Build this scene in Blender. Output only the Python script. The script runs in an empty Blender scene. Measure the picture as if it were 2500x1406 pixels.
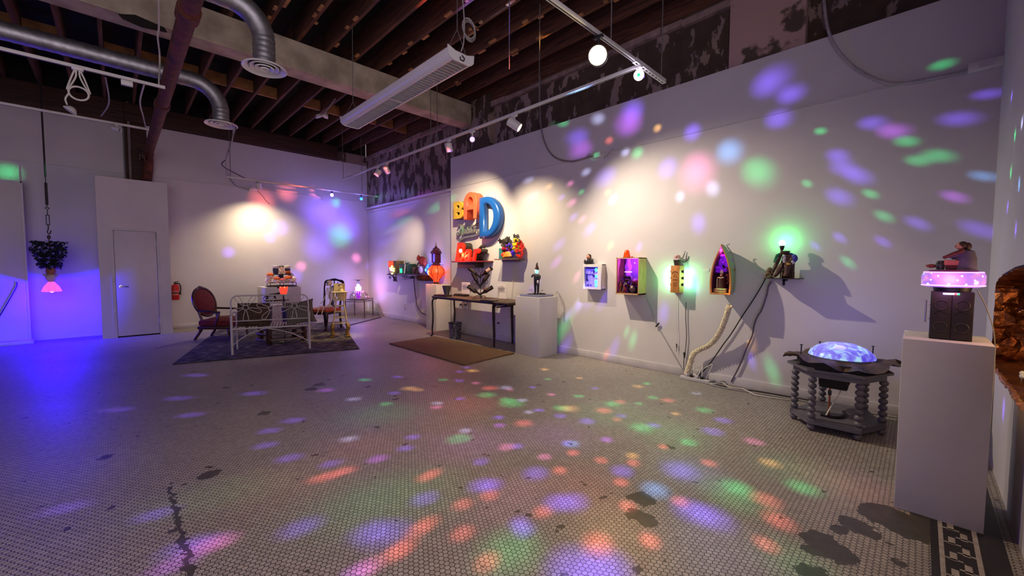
import bpy, bmesh, math, random
from mathutils import Vector, Matrix
R = math.radians
PI = math.pi
random.seed(7)
SC = bpy.context.scene
COL = SC.collection
V = Vector

# ------------------------------------------------------------------ camera
FOC, YAW, PITCH, ROLL, EYE = 980.895, .7769, -.0519, .0029, 1.36
def cam_axes():
    cy, sy, cp, sp = math.cos(YAW), math.sin(YAW), math.cos(PITCH), math.sin(PITCH)
    f = V((sy*cp, cy*cp, sp)); r = V((cy, -sy, 0)); u = r.cross(f)
    return (math.cos(ROLL)*r + math.sin(ROLL)*u, -math.sin(ROLL)*r + math.cos(ROLL)*u, f)
AX = cam_axes()
cd = bpy.data.cameras.new('camera'); cam = bpy.data.objects.new('camera', cd); COL.objects.link(cam)
cd.sensor_width = 36; cd.lens = FOC/2500*36; cd.clip_start = .02; cd.clip_end = 100
m = Matrix((AX[0], AX[1], -AX[2])).transposed().to_4x4(); m.translation = (0, 0, EYE)
cam.matrix_world = m; SC.camera = cam

# ------------------------------------------------------------------ world, exposure, render look
SC.view_settings.view_transform = 'Standard'; SC.view_settings.look = 'None'
SC.view_settings.gamma = 1; SC.view_settings.exposure = 1.6; SC.view_settings.use_curve_mapping = False
SC.cycles.use_denoising = True
SC.cycles.max_bounces = 8; SC.cycles.diffuse_bounces = 4; SC.cycles.glossy_bounces = 3; SC.cycles.transmission_bounces = 5
SC.cycles.transparent_max_bounces = 8; SC.cycles.sample_clamp_indirect = 4; SC.cycles.caustics_refractive = False; SC.cycles.caustics_reflective = False
w = bpy.data.worlds.new('ambient_fill'); SC.world = w; w.use_nodes = True  # even lilac fill added for the ambient level, entering by the open front
WB = w.node_tree.nodes['Background']; WB.inputs[0].default_value = (.62, .53, .61, 1); WB.inputs[1].default_value = 1.15

# points seen in the photograph, on real planes
def ray(px, py): return AX[0]*((px-1250)/FOC) - AX[1]*((py-703)/FOC) + AX[2]
def fl(px, py, z=0.0):
    d = ray(px, py); t = (z-EYE)/d.z; return V((t*d.x, t*d.y, z))
def onx(px, py, x):
    d = ray(px, py); t = x/d.x; return V((x, t*d.y, EYE+t*d.z))
def ony(px, py, y):
    d = ray(px, py); t = y/d.y; return V((t*d.x, y, EYE+t*d.z))
def bear(px, py, x, y):
    d = ray(px, py); t = math.hypot(x, y)/math.hypot(d.x, d.y); return V((t*d.x, t*d.y, EYE+t*d.z))

# room planes
XP, XR, YB, YP, YF = 5.04, 5.21, 11.25, 6.963, -.39      # right panel, right brick wall, back wall, panel end, front wall
ZD = 4.95                                                 # underside of the roof deck

# ------------------------------------------------------------------ lights
def S2L(c): return tuple(((v/255)/12.92 if v/255 <= .04045 else ((v/255+.055)/1.055)**2.4) for v in c)
def spot(name, loc, target, energy, col, size=60, blend=1.0, rad=.04):
    d = bpy.data.lights.new(name, 'SPOT'); d.energy = energy; d.color = col; d.spot_size = R(size); d.spot_blend = blend; d.shadow_soft_size = rad
    o = bpy.data.objects.new(name, d); COL.objects.link(o); o.location = loc
    o.rotation_euler = (V(target)-V(loc)).to_track_quat('-Z', 'Y').to_euler(); return o
def point(name, loc, energy, col, rad=.03):
    d = bpy.data.lights.new(name, 'POINT'); d.energy = energy; d.color = col; d.shadow_soft_size = rad
    o = bpy.data.objects.new(name, d); COL.objects.link(o); o.location = loc; return o
WARM = (1, .80, .50); WARM2 = (1, .84, .62)
SPOTC = {'b': (.20, .10, 1.0), 'p': (.55, .12, 1.0), 'g': (.02, .75, .22), 'r': (1.0, .18, .14), 'o': (1.0, .55, .14), 'w': (.55, .60, 1.0), 'k': (1.0, .25, .6), 'c': (.15, .45, 1.0)}
def gobo(name, loc, spots, gain, soft_rad=.004):
    """A party lamp: every coloured beam leaves the lamp in its own direction."""
    d = bpy.data.lights.new(name, 'POINT'); d.energy = gain; d.shadow_soft_size = soft_rad; d.use_nodes = True
    o = bpy.data.objects.new(name, d); COL.objects.link(o); o.location = loc
    nt = d.node_tree; em = nt.nodes['Emission']; geo = nt.nodes.new('ShaderNodeNewGeometry')
    acc = None
    for (P, r, c, k) in spots:
        v = P-V(loc); dist = v.length; v.normalize(); ar = max(r, .012)
        dn = nt.nodes.new('ShaderNodeVectorMath'); dn.operation = 'DISTANCE'
        nt.links.new(geo.outputs['Incoming'], dn.inputs[0]); dn.inputs[1].default_value = v
        mr = nt.nodes.new('ShaderNodeMapRange'); mr.interpolation_type = 'SMOOTHSTEP'
        mr.inputs['From Min'].default_value = ar*1.7; mr.inputs['From Max'].default_value = 0.0
        nt.links.new(dn.outputs['Value'], mr.inputs['Value'])
        ad = nt.nodes.new('ShaderNodeVectorMath'); ad.operation = 'MULTIPLY_ADD'
        nt.links.new(mr.outputs['Result'], ad.inputs[0])
        g = k*dist*dist; cc = SPOTC[c]; ad.inputs[1].default_value = (cc[0]*g, cc[1]*g, cc[2]*g)
        if acc: nt.links.new(acc, ad.inputs[2])
        else: ad.inputs[2].default_value = (0, 0, 0)
        acc = ad.outputs['Vector']
    nt.links.new(acc, em.inputs['Color']); em.inputs['Strength'].default_value = 1
    return o
# track heads and house lamps
spot('track_spot_light', (3.66, 3.55, 3.13), (5.04, 1.9, .75), 135, WARM2, 98, 1, .02)
spot('track_spot_light', (3.9, 5.22, 3.15), onx(1150, 600, 5.04), 120, WARM, 92, 1, .02)
spot('track_spot_light', (3.9, 4.75, 3.15), onx(1310, 660, 5.04), 95, WARM, 92, 1, .02)
spot('track_spot_light', (3.95, 7.35, 3.15), onx(985, 622, 5.21), 130, WARM, 40, 1, .02)
spot('track_spot_light', (3.78, 7.62, 3.15), (3.08, 7.88, .55), 110, (1, .8, .4), 24, .8, .02)
spot('track_spot_light', (ony(632, 441, 10.62).x, 10.58, 3.12), (2.55, 11.2, .3), 85, WARM, 128, 1, .02)
spot('yellow_lamp_light', (2.95, 1.98, 3.14), (1.2, 1.0, 0), 60, (1, .78, .4), 120, 1, .05)
# ------------------------------------------------------------------ mesh helpers
class MB:
    """Collects shapes and links them as ONE mesh object."""
    def __init__(s): s.bm = bmesh.new()
    def box(s, c, size, rot=None, bev=0):
        r = bmesh.ops.create_cube(s.bm, size=1); vs = r['verts']
        M = Matrix.Translation(c) @ (rot.to_4x4() if rot else Matrix()) @ Matrix.Diagonal((*size, 1))
        bmesh.ops.transform(s.bm, matrix=M, verts=vs)
        if bev:
            es = list({e for v in vs for e in v.link_edges})
            bmesh.ops.bevel(s.bm, geom=es, offset=bev, segments=2, affect='EDGES', profile=.5)
        return s
    def span(s, a, b, bev=0):
        a, b = V(a), V(b); return s.box((a+b)/2, [abs(x) for x in (b-a)], None, bev)
    def ring(s, c, t, n, r, seg, ref=None):
        z = V(t).normalized(); up = ref or (V((0, 0, 1)) if abs(z.z) < .9 else V((1, 0, 0)))
        x = up.cross(z).normalized(); y = z.cross(x)
        return [s.bm.verts.new(V(c)+(x*math.cos(2*PI*k/seg)+y*math.sin(2*PI*k/seg))*r) for k in range(seg)]
    def tube(s, pts, r, seg=8, closed=False, caps=True):
        pts = [V(p) for p in pts]; n = len(pts); rr = r if isinstance(r, (list, tuple)) else [r]*n; rings = []; ref = None
        for i, p in enumerate(pts):
            if closed: t = pts[(i+1) % n]-pts[i-1]
            else: t = (pts[min(i+1, n-1)]-pts[max(i-1, 0)])
            if t.length < 1e-9: t = V((0, 0, 1))
            z = t.normalized()
            if i and z.dot(zp) < -.3: z = -z
            zp = z
            if ref is None: ref = V((0, 0, 1)) if abs(z.z) < .9 else V((1, 0, 0))
            x = ref.cross(z)
            if x.length < 1e-4: x = (V((0, 1, 0)) if abs(z.y) < .9 else V((1, 0, 0))).cross(z)
            x.normalize(); y = z.cross(x); ref = y
            rings.append([s.bm.verts.new(p+(x*math.cos(2*PI*k/seg)+y*math.sin(2*PI*k/seg))*rr[i]) for k in range(seg)])
        m = n if closed else n-1
        for i in range(m):
            A, B = rings[i], rings[(i+1) % n]
            for k in range(seg): s.bm.faces.new((A[k], A[(k+1) % seg], B[(k+1) % seg], B[k]))
        if caps and not closed:
            s.bm.faces.new(rings[0][::-1]); s.bm.faces.new(rings[-1])
        return s
    def cyl(s, a, b, r0, r1=None, seg=16): return s.tube([a, b], [r0, r0 if r1 is None else r1], seg)
    def lathe(s, prof, o=(0, 0, 0), seg=20, rot=None):
        o = V(o); rot = rot or Matrix.Identity(3); rings = []
        for (r, z) in prof:
            if r < 1e-6: rings.append([s.bm.verts.new(o+rot @ V((0, 0, z)))])
            else: rings.append([s.bm.verts.new(o+rot @ V((r*math.cos(2*PI*k/seg), r*math.sin(2*PI*k/seg), z))) for k in range(seg)])
        for A, B in zip(rings, rings[1:]):
            for k in range(seg):
                k2 = (k+1) % seg
                if len(A) == 1 and len(B) == 1: continue
                if len(A) == 1: s.bm.faces.new((A[0], B[k2], B[k]))
                elif len(B) == 1: s.bm.faces.new((A[k], A[k2], B[0]))
                else: s.bm.faces.new((A[k], A[k2], B[k2], B[k]))
        return s
    def ball(s, c, r, seg=14, rot=None):
        r = (r, r, r) if isinstance(r, (int, float)) else r
        q = bmesh.ops.create_uvsphere(s.bm, u_segments=seg, v_segments=max(6, seg*2//3), radius=1)
        M = Matrix.Translation(c) @ (rot.to_4x4() if rot else Matrix()) @ Matrix.Diagonal((*r, 1))
        bmesh.ops.transform(s.bm, matrix=M, verts=q['verts']); return s
    def prism(s, poly, y0, y1):
        """polygon in local XZ, pushed from y0 (front) to y1 (back)"""
        a = [s.bm.verts.new((x, y0, z)) for x, z in poly]; b = [s.bm.verts.new((x, y1, z)) for x, z in poly]; n = len(poly)
        s.bm.faces.new(a); s.bm.faces.new(b[::-1])
        for i in range(n): s.bm.faces.new((a[i], b[i], b[(i+1) % n], a[(i+1) % n]))
        return s
    def slab(s, poly, z0, z1):
        a = [s.bm.verts.new((x, y, z0)) for x, y in poly]; b = [s.bm.verts.new((x, y, z1)) for x, y in poly]; n = len(poly)
        s.bm.faces.new(a[::-1]); s.bm.faces.new(b)
        for i in range(n): s.bm.faces.new((a[i], a[(i+1) % n], b[(i+1) % n], b[i]))
        return s
    def grid(s, nu, nv, fn):
        g = [[s.bm.verts.new(fn(i/(nu-1), j/(nv-1))) for j in range(nv)] for i in range(nu)]
        for i in range(nu-1):
            for j in range(nv-1): s.bm.faces.new((g[i][j], g[i+1][j], g[i+1][j+1], g[i][j+1]))
        return s
    def jitter(s, a, seed=1):
        rn = random.Random(seed)
        for v in s.bm.verts: v.co += V((rn.uniform(-a, a), rn.uniform(-a, a), rn.uniform(-a, a)))
        return s
    def build(s, name, mat, parent=None, smooth=38):
        bmesh.ops.recalc_face_normals(s.bm, faces=s.bm.faces)
        if smooth:
            for f in s.bm.faces: f.smooth = True
            for e in s.bm.edges:
                if len(e.link_faces) == 2 and e.calc_face_angle(0) > R(smooth): e.smooth = False
        me = bpy.data.meshes.new(name); s.bm.to_mesh(me); s.bm.free(); return link(name, me, mat, parent)
def link(name, me, mat, parent=None):
    o = bpy.data.objects.new(name, me); COL.objects.link(o)
    if mat: me.materials.clear(); me.materials.append(mat)
    if parent: o.parent = parent
    return o
def tag(o, label, cat, group=None, kind=None):
    if label: o['label'] = label
    if cat: o['category'] = cat
    if group: o['group'] = group
    if kind: o['kind'] = kind
    return o
def thing(name, label, cat, loc=(0, 0, 0), rz=0, group=None):
    o = bpy.data.objects.new(name, None); COL.objects.link(o); o.empty_display_size = .1
    o.location = loc; o.rotation_euler = (0, 0, rz); return tag(o, label, cat, group)
def struct(name, mb, mat, parent=None, smooth=38):
    o = mb.build(name, mat, parent, smooth); o['kind'] = 'structure'; return o
def dup(root, loc=None, rz=None, label=None):
    r = root.copy(); COL.objects.link(r)
    if loc is not None: r.location = loc
    if rz is not None: r.rotation_euler = (0, 0, rz)
    if label: r['label'] = label
    for ch in list(root.children):
        c = ch.copy(); COL.objects.link(c); c.parent = r
        for g in list(ch.children):
            d = g.copy(); COL.objects.link(d); d.parent = c
    return r
WR = -PI/2                                                  # things on the right wall: local x runs right, local -y comes out
def spline(pts, n=8):
    pts = [V(p) for p in pts]; out = []
    P = [pts[0]*2-pts[1]]+pts+[pts[-1]*2-pts[-2]]
    for i in range(1, len(P)-2):
        a, b, c, d = P[i-1:i+3]
        for k in range(n):
            t = k/n; out.append(.5*((2*b)+(c-a)*t+(2*a-5*b+4*c-d)*t*t+(3*b-a-3*c+d)*t**3))
    out.append(pts[-1]); return out
def eval_mesh(o):
    dg = bpy.context.evaluated_depsgraph_get(); me = bpy.data.meshes.new_from_object(o.evaluated_get(dg)); return me
def shape2d(name, loops, depth, bev, mat, parent=None, res=2):
    """flat outline with holes in local XZ, front face towards -y, centred on y=0"""
    cu = bpy.data.curves.new(name, 'CURVE'); cu.dimensions = '2D'; cu.fill_mode = 'BOTH'; cu.extrude = max(depth/2-bev, 0); cu.bevel_depth = bev; cu.bevel_resolution = res; cu.offset = -bev
    for lp in loops:
        sp = cu.splines.new('POLY'); sp.points.add(len(lp)-1); sp.use_cyclic_u = True
        for p, (x, z) in zip(sp.points, lp): p.co = (x, z, 0, 1)
    t = bpy.data.objects.new(name, cu); COL.objects.link(t); bpy.context.view_layer.update(); me = eval_mesh(t)
    bpy.data.objects.remove(t); bpy.data.curves.remove(cu)
    me.transform(Matrix.Rotation(R(90), 4, 'X'))
    return link(name, me, mat, parent)
def text(name, body, size, mat, parent, loc, rot=None, ext=.001, align='CENTER', shear=0, off=0):
    cu = bpy.data.curves.new(name, 'FONT'); cu.body = body; cu.size = size; cu.extrude = ext; cu.align_x = align; cu.shear = shear; cu.offset = off; cu.resolution_u = 3
    t = bpy.data.objects.new(name, cu); COL.objects.link(t); bpy.context.view_layer.update(); me = eval_mesh(t)
    bpy.data.objects.remove(t); bpy.data.curves.remove(cu)
    me.transform(Matrix.Rotation(R(90), 4, 'X')); o = link(name, me, mat, parent); o.location = loc
    if rot: o.rotation_euler = rot
    return o
def skin(name, pts, edges, rad, mat, parent=None, sub=1):
    """one continuous body grown round a skeleton of joints"""
    me = bpy.data.meshes.new(name); me.from_pydata([tuple(p) for p in pts], edges, [])
    o = bpy.data.objects.new(name, me); COL.objects.link(o)
    o.modifiers.new('s', 'SKIN'); sv = me.skin_vertices[0].data
    for i, r in enumerate(rad): sv[i].radius = (r, r) if not isinstance(r, tuple) else r
    sv[0].use_root = True
    md = o.modifiers.new('u', 'SUBSURF'); md.levels = sub; md.render_levels = sub
    bpy.context.view_layer.update(); me2 = eval_mesh(o); bpy.data.objects.remove(o)
    for p in me2.polygons: p.use_smooth = True
    return link(name, me2, mat, parent)
def arc(cx, cz, rx, rz, a0, a1, n): return [(cx+rx*math.cos(R(a0+(a1-a0)*i/n)), cz+rz*math.sin(R(a0+(a1-a0)*i/n))) for i in range(n+1)]

# ------------------------------------------------------------------ materials
MATS = {}
def mat(name, col, rough=.6, metal=0, var=.12, scale=12, bump=0, emit=None, es=0, trans=0, coat=0, stretch=None, col2=None, sharp=False, alpha=1, ior=1.45, detail=4, pos=None):
    if name in MATS: return MATS[name]
    m = bpy.data.materials.new(name); m.use_nodes = True; nt = m.node_tree; b = nt.nodes['Principled BSDF']
    c = S2L(col); tc = nt.nodes.new('ShaderNodeTexCoord'); nz = nt.nodes.new('ShaderNodeTexNoise'); nz.inputs['Scale'].default_value = scale; nz.inputs['Detail'].default_value = detail
    mp = nt.nodes.new('ShaderNodeMapping'); nt.links.new(tc.outputs['Object'], mp.inputs[0]); nt.links.new(mp.outputs[0], nz.inputs['Vector'])
    if stretch: mp.inputs['Scale'].default_value = stretch
    cr = nt.nodes.new('ShaderNodeValToRGB'); nt.links.new(nz.outputs[0], cr.inputs[0])
    lo = S2L(col2) if col2 else tuple(v*(1-var*2) for v in c); hi = c if col2 else tuple(min(1, v*(1+var)) for v in c)
    e = cr.color_ramp.elements; e[0].color = (*lo, 1); e[1].color = (*hi, 1); e[0].position, e[1].position = pos or ((.47, .53) if sharp else (.3, .7))
    nt.links.new(cr.outputs[0], b.inputs['Base Color'])
    b.inputs['Roughness'].default_value = rough; b.inputs['Metallic'].default_value = metal; b.inputs['Transmission Weight'].default_value = trans
    b.inputs['Coat Weight'].default_value = coat; b.inputs['Alpha'].default_value = alpha; b.inputs['IOR'].default_value = ior
    if emit: b.inputs['Emission Color'].default_value = (*S2L(emit), 1); b.inputs['Emission Strength'].default_value = es*.33 if es < 6 else es*.6
    if bump:
        bp = nt.nodes.new('ShaderNodeBump'); bp.inputs['Strength'].default_value = bump; bp.inputs['Distance'].default_value = .02
        nt.links.new(nz.outputs[0], bp.inputs['Height']); nt.links.new(bp.outputs[0], b.inputs['Normal'])
    MATS[name] = m; return m
def nodes_mat(name):
    m = bpy.data.materials.new(name); m.use_nodes = True; MATS[name] = m; return m, m.node_tree, m.node_tree.nodes['Principled BSDF']
def N(nt, t, **kw):
    n = nt.nodes.new(t)
    for k, v in kw.items(): setattr(n, k, v)
    return n
def math_n(nt, op, a, b=None, c=None):
    n = N(nt, 'ShaderNodeMath', operation=op)
    for i, x in enumerate((a, b, c)):
        if x is None: continue
        if isinstance(x, (int, float)): n.inputs[i].default_value = x
        else: nt.links.new(x, n.inputs[i])
    return n.outputs[0]
def mixc(nt, f, a, b):
    n = N(nt, 'ShaderNodeMix', data_type='RGBA')
    for s, x in ((n.inputs['Factor'], f), (n.inputs['A'], a), (n.inputs['B'], b)):
        if isinstance(x, tuple): s.default_value = (*x, 1)
        elif isinstance(x, (int, float)): s.default_value = x
        else: nt.links.new(x, s)
    return n.outputs['Result']
# ------------------------------------------------------------------ setting: materials
PAINT = mat('white_wall_paint', (196, 190, 191), .62, 0, .03, 1.6, .03)
PAINT2 = mat('white_pedestal_paint', (200, 194, 194), .5, 0, .03, 3, .02)
TRIMP = mat('white_trim_paint', (188, 182, 184), .45, 0, .05, 6)
DARKWOOD = mat('old_joist_wood', (92, 56, 36), .8, 0, .3, 3, .3, stretch=(9, .8, 9))
LEDGER = mat('ledger_wood', (62, 38, 26), .75, 0, .25, 3, .3, stretch=(.8, 9, 9))
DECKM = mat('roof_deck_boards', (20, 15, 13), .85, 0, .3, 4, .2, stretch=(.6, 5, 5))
LATHM = mat('lath_wood', (158, 112, 70), .8, 0, .2, 6, .2)
CONC = mat('concrete', (186, 172, 152), .85, 0, .14, 4, .25, col2=(140, 126, 110))
def brick_mat():
    m, nt, b = nodes_mat('peeling_brick')
    tc = N(nt, 'ShaderNodeTexCoord'); P = tc.outputs['Object']
    n1 = N(nt, 'ShaderNodeTexNoise'); n1.inputs['Scale'].default_value = 3.4; n1.inputs['Detail'].default_value = 8; n1.inputs['Roughness'].default_value = .62
    mp = N(nt, 'ShaderNodeMapping'); mp.inputs['Scale'].default_value = (1, 1.5, .7); nt.links.new(P, mp.inputs[0]); nt.links.new(mp.outputs[0], n1.inputs['Vector'])
    sx = N(nt, 'ShaderNodeSeparateXYZ'); nt.links.new(P, sx.inputs[0])
    ad = math_n(nt, 'MULTIPLY_ADD', sx.outputs[1], .012, -.075)
    cr = N(nt, 'ShaderNodeValToRGB'); e = cr.color_ramp.elements; e[0].position, e[1].position = .515, .53
    nt.links.new(math_n(nt, 'ADD', n1.outputs[0], ad), cr.inputs[0])
    n2 = N(nt, 'ShaderNodeTexNoise'); n2.inputs['Scale'].default_value = 5; n2.inputs['Detail'].default_value = 5; nt.links.new(P, n2.inputs['Vector'])
    dk = mixc(nt, n2.outputs[0], S2L((40, 30, 25)), S2L((92, 74, 58))); pl = mixc(nt, n2.outputs[0], S2L((112, 92, 84)), S2L((160, 140, 132)))
    nt.links.new(mixc(nt, cr.outputs[0], dk, pl), b.inputs['Base Color']); b.inputs['Roughness'].default_value = .85
    bp = N(nt, 'ShaderNodeBump'); bp.inputs['Strength'].default_value = .6; bp.inputs['Distance'].default_value = .02
    nt.links.new(cr.outputs[0], bp.inputs['Height']); nt.links.new(bp.outputs[0], b.inputs['Normal']); return m
BRICK = brick_mat()
PLASTER = mat('peeling_pink_plaster', (178, 146, 138), .85, 0, .1, 3.2, .4, col2=(84, 70, 58), pos=(.36, .41), detail=9)
STAINS = [(512, 1158, 24), (508, 1140, 8), (645, 1008, 15), (1565, 1216, 30), (1555, 1258, 26), (1580, 1270, 24), (1295, 1258, 10), (1373, 1287, 10), (1358, 1299, 6), (1553, 1390, 11), (1450, 1360, 8), (1469, 1216, 9),
          (1758, 1174, 5), (1639, 1092, 9), (1225, 1159, 3), (920, 1042, 7), (964, 974, 8), (897, 944, 8), (780, 939, 14), (760, 950, 14), (550, 946, 9), (802, 927, 5), (770, 1112, 6), (990, 1084, 5), (260, 1115, 14), (58, 1021, 8),
          (2000, 1318, 40), (2035, 1345, 44), (1990, 1345, 26), (2090, 1282, 34), (2050, 1292, 22), (2120, 1300, 26), (2170, 1262, 60), (2215, 1290, 50), (2270, 1275, 40), (1985, 1400, 34), (2190, 1372, 14), (430, 1292, 9), (445, 1320, 10), (455, 1385, 14), (422, 1180, 5)]
def floor_mat():
    m, nt, b = nodes_mat('hexagon_mosaic_tiles')
    geo = N(nt, 'ShaderNodeNewGeometry'); P = geo.outputs['Position']
    def vm(op, a, c, out=0):
        n = N(nt, 'ShaderNodeVectorMath', operation=op)
        for i, x in enumerate((a, c)):
            if x is None: continue
            if isinstance(x, tuple): n.inputs[i].default_value = x
            else: nt.links.new(x, n.inputs[i])
        return n.outputs['Value' if op in ('LENGTH', 'DISTANCE', 'DOT_PRODUCT') else 'Vector']
    S = 1/.0262
    p = vm('ADD', vm('MULTIPLY', P, (S, S, 0)), (1000, 1000*math.sqrt(3), 0)); r = (1, math.sqrt(3), 1); h = (.5, math.sqrt(3)/2, 0)
    a = vm('SUBTRACT', vm('MODULO', p, r), h); q = vm('SUBTRACT', vm('MODULO', vm('SUBTRACT', p, h), r), h)
    la = vm('LENGTH', vm('MULTIPLY', a, (1, 1, 0)), None); lb = vm('LENGTH', vm('MULTIPLY', q, (1, 1, 0)), None)
    mx = N(nt, 'ShaderNodeMix', data_type='VECTOR'); nt.links.new(math_n(nt, 'LESS_THAN', lb, la), mx.inputs[0]); nt.links.new(a, mx.inputs[4]); nt.links.new(q, mx.inputs[5])
    gv = mx.outputs[1]; ab = vm('ABSOLUTE', gv, None); d = math_n(nt, 'MAXIMUM', vm('DOT_PRODUCT', ab, (1, 0, 0)), vm('DOT_PRODUCT', ab, (.5, .8660254, 0)))
    wob = N(nt, 'ShaderNodeTexNoise'); wob.inputs['Scale'].default_value = 3; nt.links.new(P, wob.inputs['Vector'])
    gro = N(nt, 'ShaderNodeMapRange', interpolation_type='SMOOTHSTEP'); gro.inputs['From Min'].default_value = .40; gro.inputs['From Max'].default_value = .46; nt.links.new(d, gro.inputs['Value'])
    idn = N(nt, 'ShaderNodeTexWhiteNoise', noise_dimensions='2D'); nt.links.new(vm('FLOOR', vm('ADD', vm('MULTIPLY', vm('SUBTRACT', p, gv), (2, 2/math.sqrt(3)*1, 1)), (.3, .3, 0)), None), idn.inputs['Vector'])
    big = N(nt, 'ShaderNodeTexNoise'); big.inputs['Scale'].default_value = .55; big.inputs['Detail'].default_value = 6; nt.links.new(P, big.inputs['Vector'])
    tile = mixc(nt, idn.outputs['Value'], S2L((150, 140, 138)), S2L((176, 166, 163)))
    tile = mixc(nt, math_n(nt, 'MULTIPLY', big.outputs[0], .75), tile, S2L((112, 103, 101)))
    col = mixc(nt, gro.outputs[0], tile, S2L((50, 44, 42)))
    nn = N(nt, 'ShaderNodeTexNoise'); nn.inputs['Scale'].default_value = 18; nn.inputs['Detail'].default_value = 4; nt.links.new(P, nn.inputs['Vector'])
    Pw = vm('ADD', P, vm('MULTIPLY', vm('SUBTRACT', nn.outputs['Color'], (.5, .5, .5)), (.11, .11, 0))); acc = None
    for (x, y, rr) in STAINS:
        c = fl(x, y); rad = (fl(x+rr, y)-c).length
        f = math_n(nt, 'LESS_THAN', vm('DISTANCE', Pw, tuple(c)), rad); acc = f if acc is None else math_n(nt, 'MAXIMUM', acc, f)
    # small wear specks and the long crack beside the left border
    sp = N(nt, 'ShaderNodeTexNoise'); sp.inputs['Scale'].default_value = 10; sp.inputs['Detail'].default_value = 2; nt.links.new(P, sp.inputs['Vector'])
    acc = math_n(nt, 'MAXIMUM', acc, math_n(nt, 'GREATER_THAN', sp.outputs[0], .715))
    sx = N(nt, 'ShaderNodeSeparateXYZ'); nt.links.new(Pw, sx.inputs[0])
    c0 = fl(430, 1250).x; ck = math_n(nt, 'LESS_THAN', math_n(nt, 'ABSOLUTE', math_n(nt, 'SUBTRACT', sx.outputs[0], c0)), .013); ck = math_n(nt, 'MULTIPLY', ck, math_n(nt, 'LESS_THAN', sx.outputs[1], 3.2))
    ck = math_n(nt, 'MULTIPLY', ck, math_n(nt, 'GREATER_THAN', big.outputs[0], .44))
    acc = math_n(nt, 'MAXIMUM', acc, ck)
    col = mixc(nt, acc, col, mixc(nt, nn.outputs[0], S2L((44, 40, 37)), S2L((78, 70, 64))))
    nt.links.new(col, b.inputs['Base Color'])
    rg = N(nt, 'ShaderNodeMapRange'); rg.inputs['To Min'].default_value = .38; rg.inputs['To Max'].default_value = .62; nt.links.new(big.outputs[0], rg.inputs['Value']); nt.links.new(rg.outputs[0], b.inputs['Roughness'])
    b.inputs['Specular IOR Level'].default_value = .42
    bp = N(nt, 'ShaderNodeBump'); bp.inputs['Strength'].default_value = .25; bp.inputs['Distance'].default_value = .004; bp.invert = True
    nt.links.new(gro.outputs[0], bp.inputs['Height']); nt.links.new(bp.outputs[0], b.inputs['Normal']); return m
FLOORM = floor_mat()

# ------------------------------------------------------------------ setting: shell
XL = -4.6
struct('floor', MB().span((XL, YF-.02, -.1), (XR+.2, YB+.2, 0)), FLOORM, smooth=0)
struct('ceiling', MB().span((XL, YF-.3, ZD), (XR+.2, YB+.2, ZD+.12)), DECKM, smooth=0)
struct('wall_left', MB().span((XL-.15, YF, 0), (XL, YB+.2, ZD)), PAINT, smooth=0)
struct('wall_back', MB().span((XL, YB, 0), (.175, YB+.2, 4.15)).span((.53, YB, 0), (XR, YB+.2, 4.23)).span((.175, YB, 0), (.53, YB+.2, 3.0)).span((.175, YB+.12, 3.0), (.53, YB+.2, 4.2)), PAINT, smooth=0)
struct('wall_right', MB().span((XR, YP, 0), (XR+.2, YB+.2, 3.02)), PAINT, smooth=0)
struct('wall_right_upper', MB().span((XR+.03, YF, 3.02), (XR+.2, YB+.2, 4.42)), BRICK, smooth=0)
struct('wall_right_panel', MB().span((XP, YF, 0), (XR+.02, YP, 3.62)), PAINT, smooth=0)
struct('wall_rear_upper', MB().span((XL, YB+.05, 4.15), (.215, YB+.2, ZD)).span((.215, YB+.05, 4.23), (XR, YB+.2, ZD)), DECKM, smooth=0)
rb = MB().span((4.35, YB-.005, 4.23), (XR, YB+.06, 4.5)); struct('trim_plaster', rb, BRICK, smooth=0)
struct('trim_ledger', MB().span((XL, YB-.09, 4.16), (.2, YB+.05, 4.6), .012).span((.2, YB-.09, 4.24), (4.36, YB+.05, 4.6), .012), LEDGER)
struct('trim_top_board', MB().span((XR-.02, YF, 4.5), (XR+.2, YB, ZD)), DARKWOOD, smooth=0)
tb = MB(); rn = random.Random(3)
y = YF
while y < YB-.2:
    L = rn.uniform(.25, .9); tb.box((XR+.03, y+L/2, 4.44+rn.uniform(-.01, .015)), (.1+rn.uniform(0, .04), L, rn.uniform(.05, .09)), Matrix.Rotation(rn.uniform(-.03, .03), 3, 'X')); y += L
struct('trim_plaster_ledge', tb.jitter(.008), mat('pale_plaster', (150, 126, 118), .85, 0, .2, 9, .3), smooth=0)
# rails and skirting
struct('trim_1', MB().span((XP-.012, YF, 2.985), (XP+.01, YP, 3.0)), TRIMP, smooth=0)
struct('trim_2', MB().span((.54, YB-.014, 3.2), (XR, YB+.01, 3.216)).span((XL, YB-.014, 3.2), (.16, YB+.01, 3.216)), TRIMP, smooth=0)
struct('trim_3', MB().span((XR-.09, YP-.01, 2.985), (XR+.05, YB, 3.03)).span((XR-.02, YP, 2.90), (XR+.05, YB, 2.93)), TRIMP, smooth=0)
struct('baseboard_right', MB().span((XP-.016, YF, 0), (XP+.01, 1.775, .105), .004).span((XP-.016, 1.79, 0), (XP+.01, YP, .105), .004).span((XR-.016, YP, 0), (XR+.01, YB, .11), .004), TRIMP)
struct('baseboard_back', MB().span((.77, YB-.014, 0), (XR, YB+.01, .1), .004), TRIMP)
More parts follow.
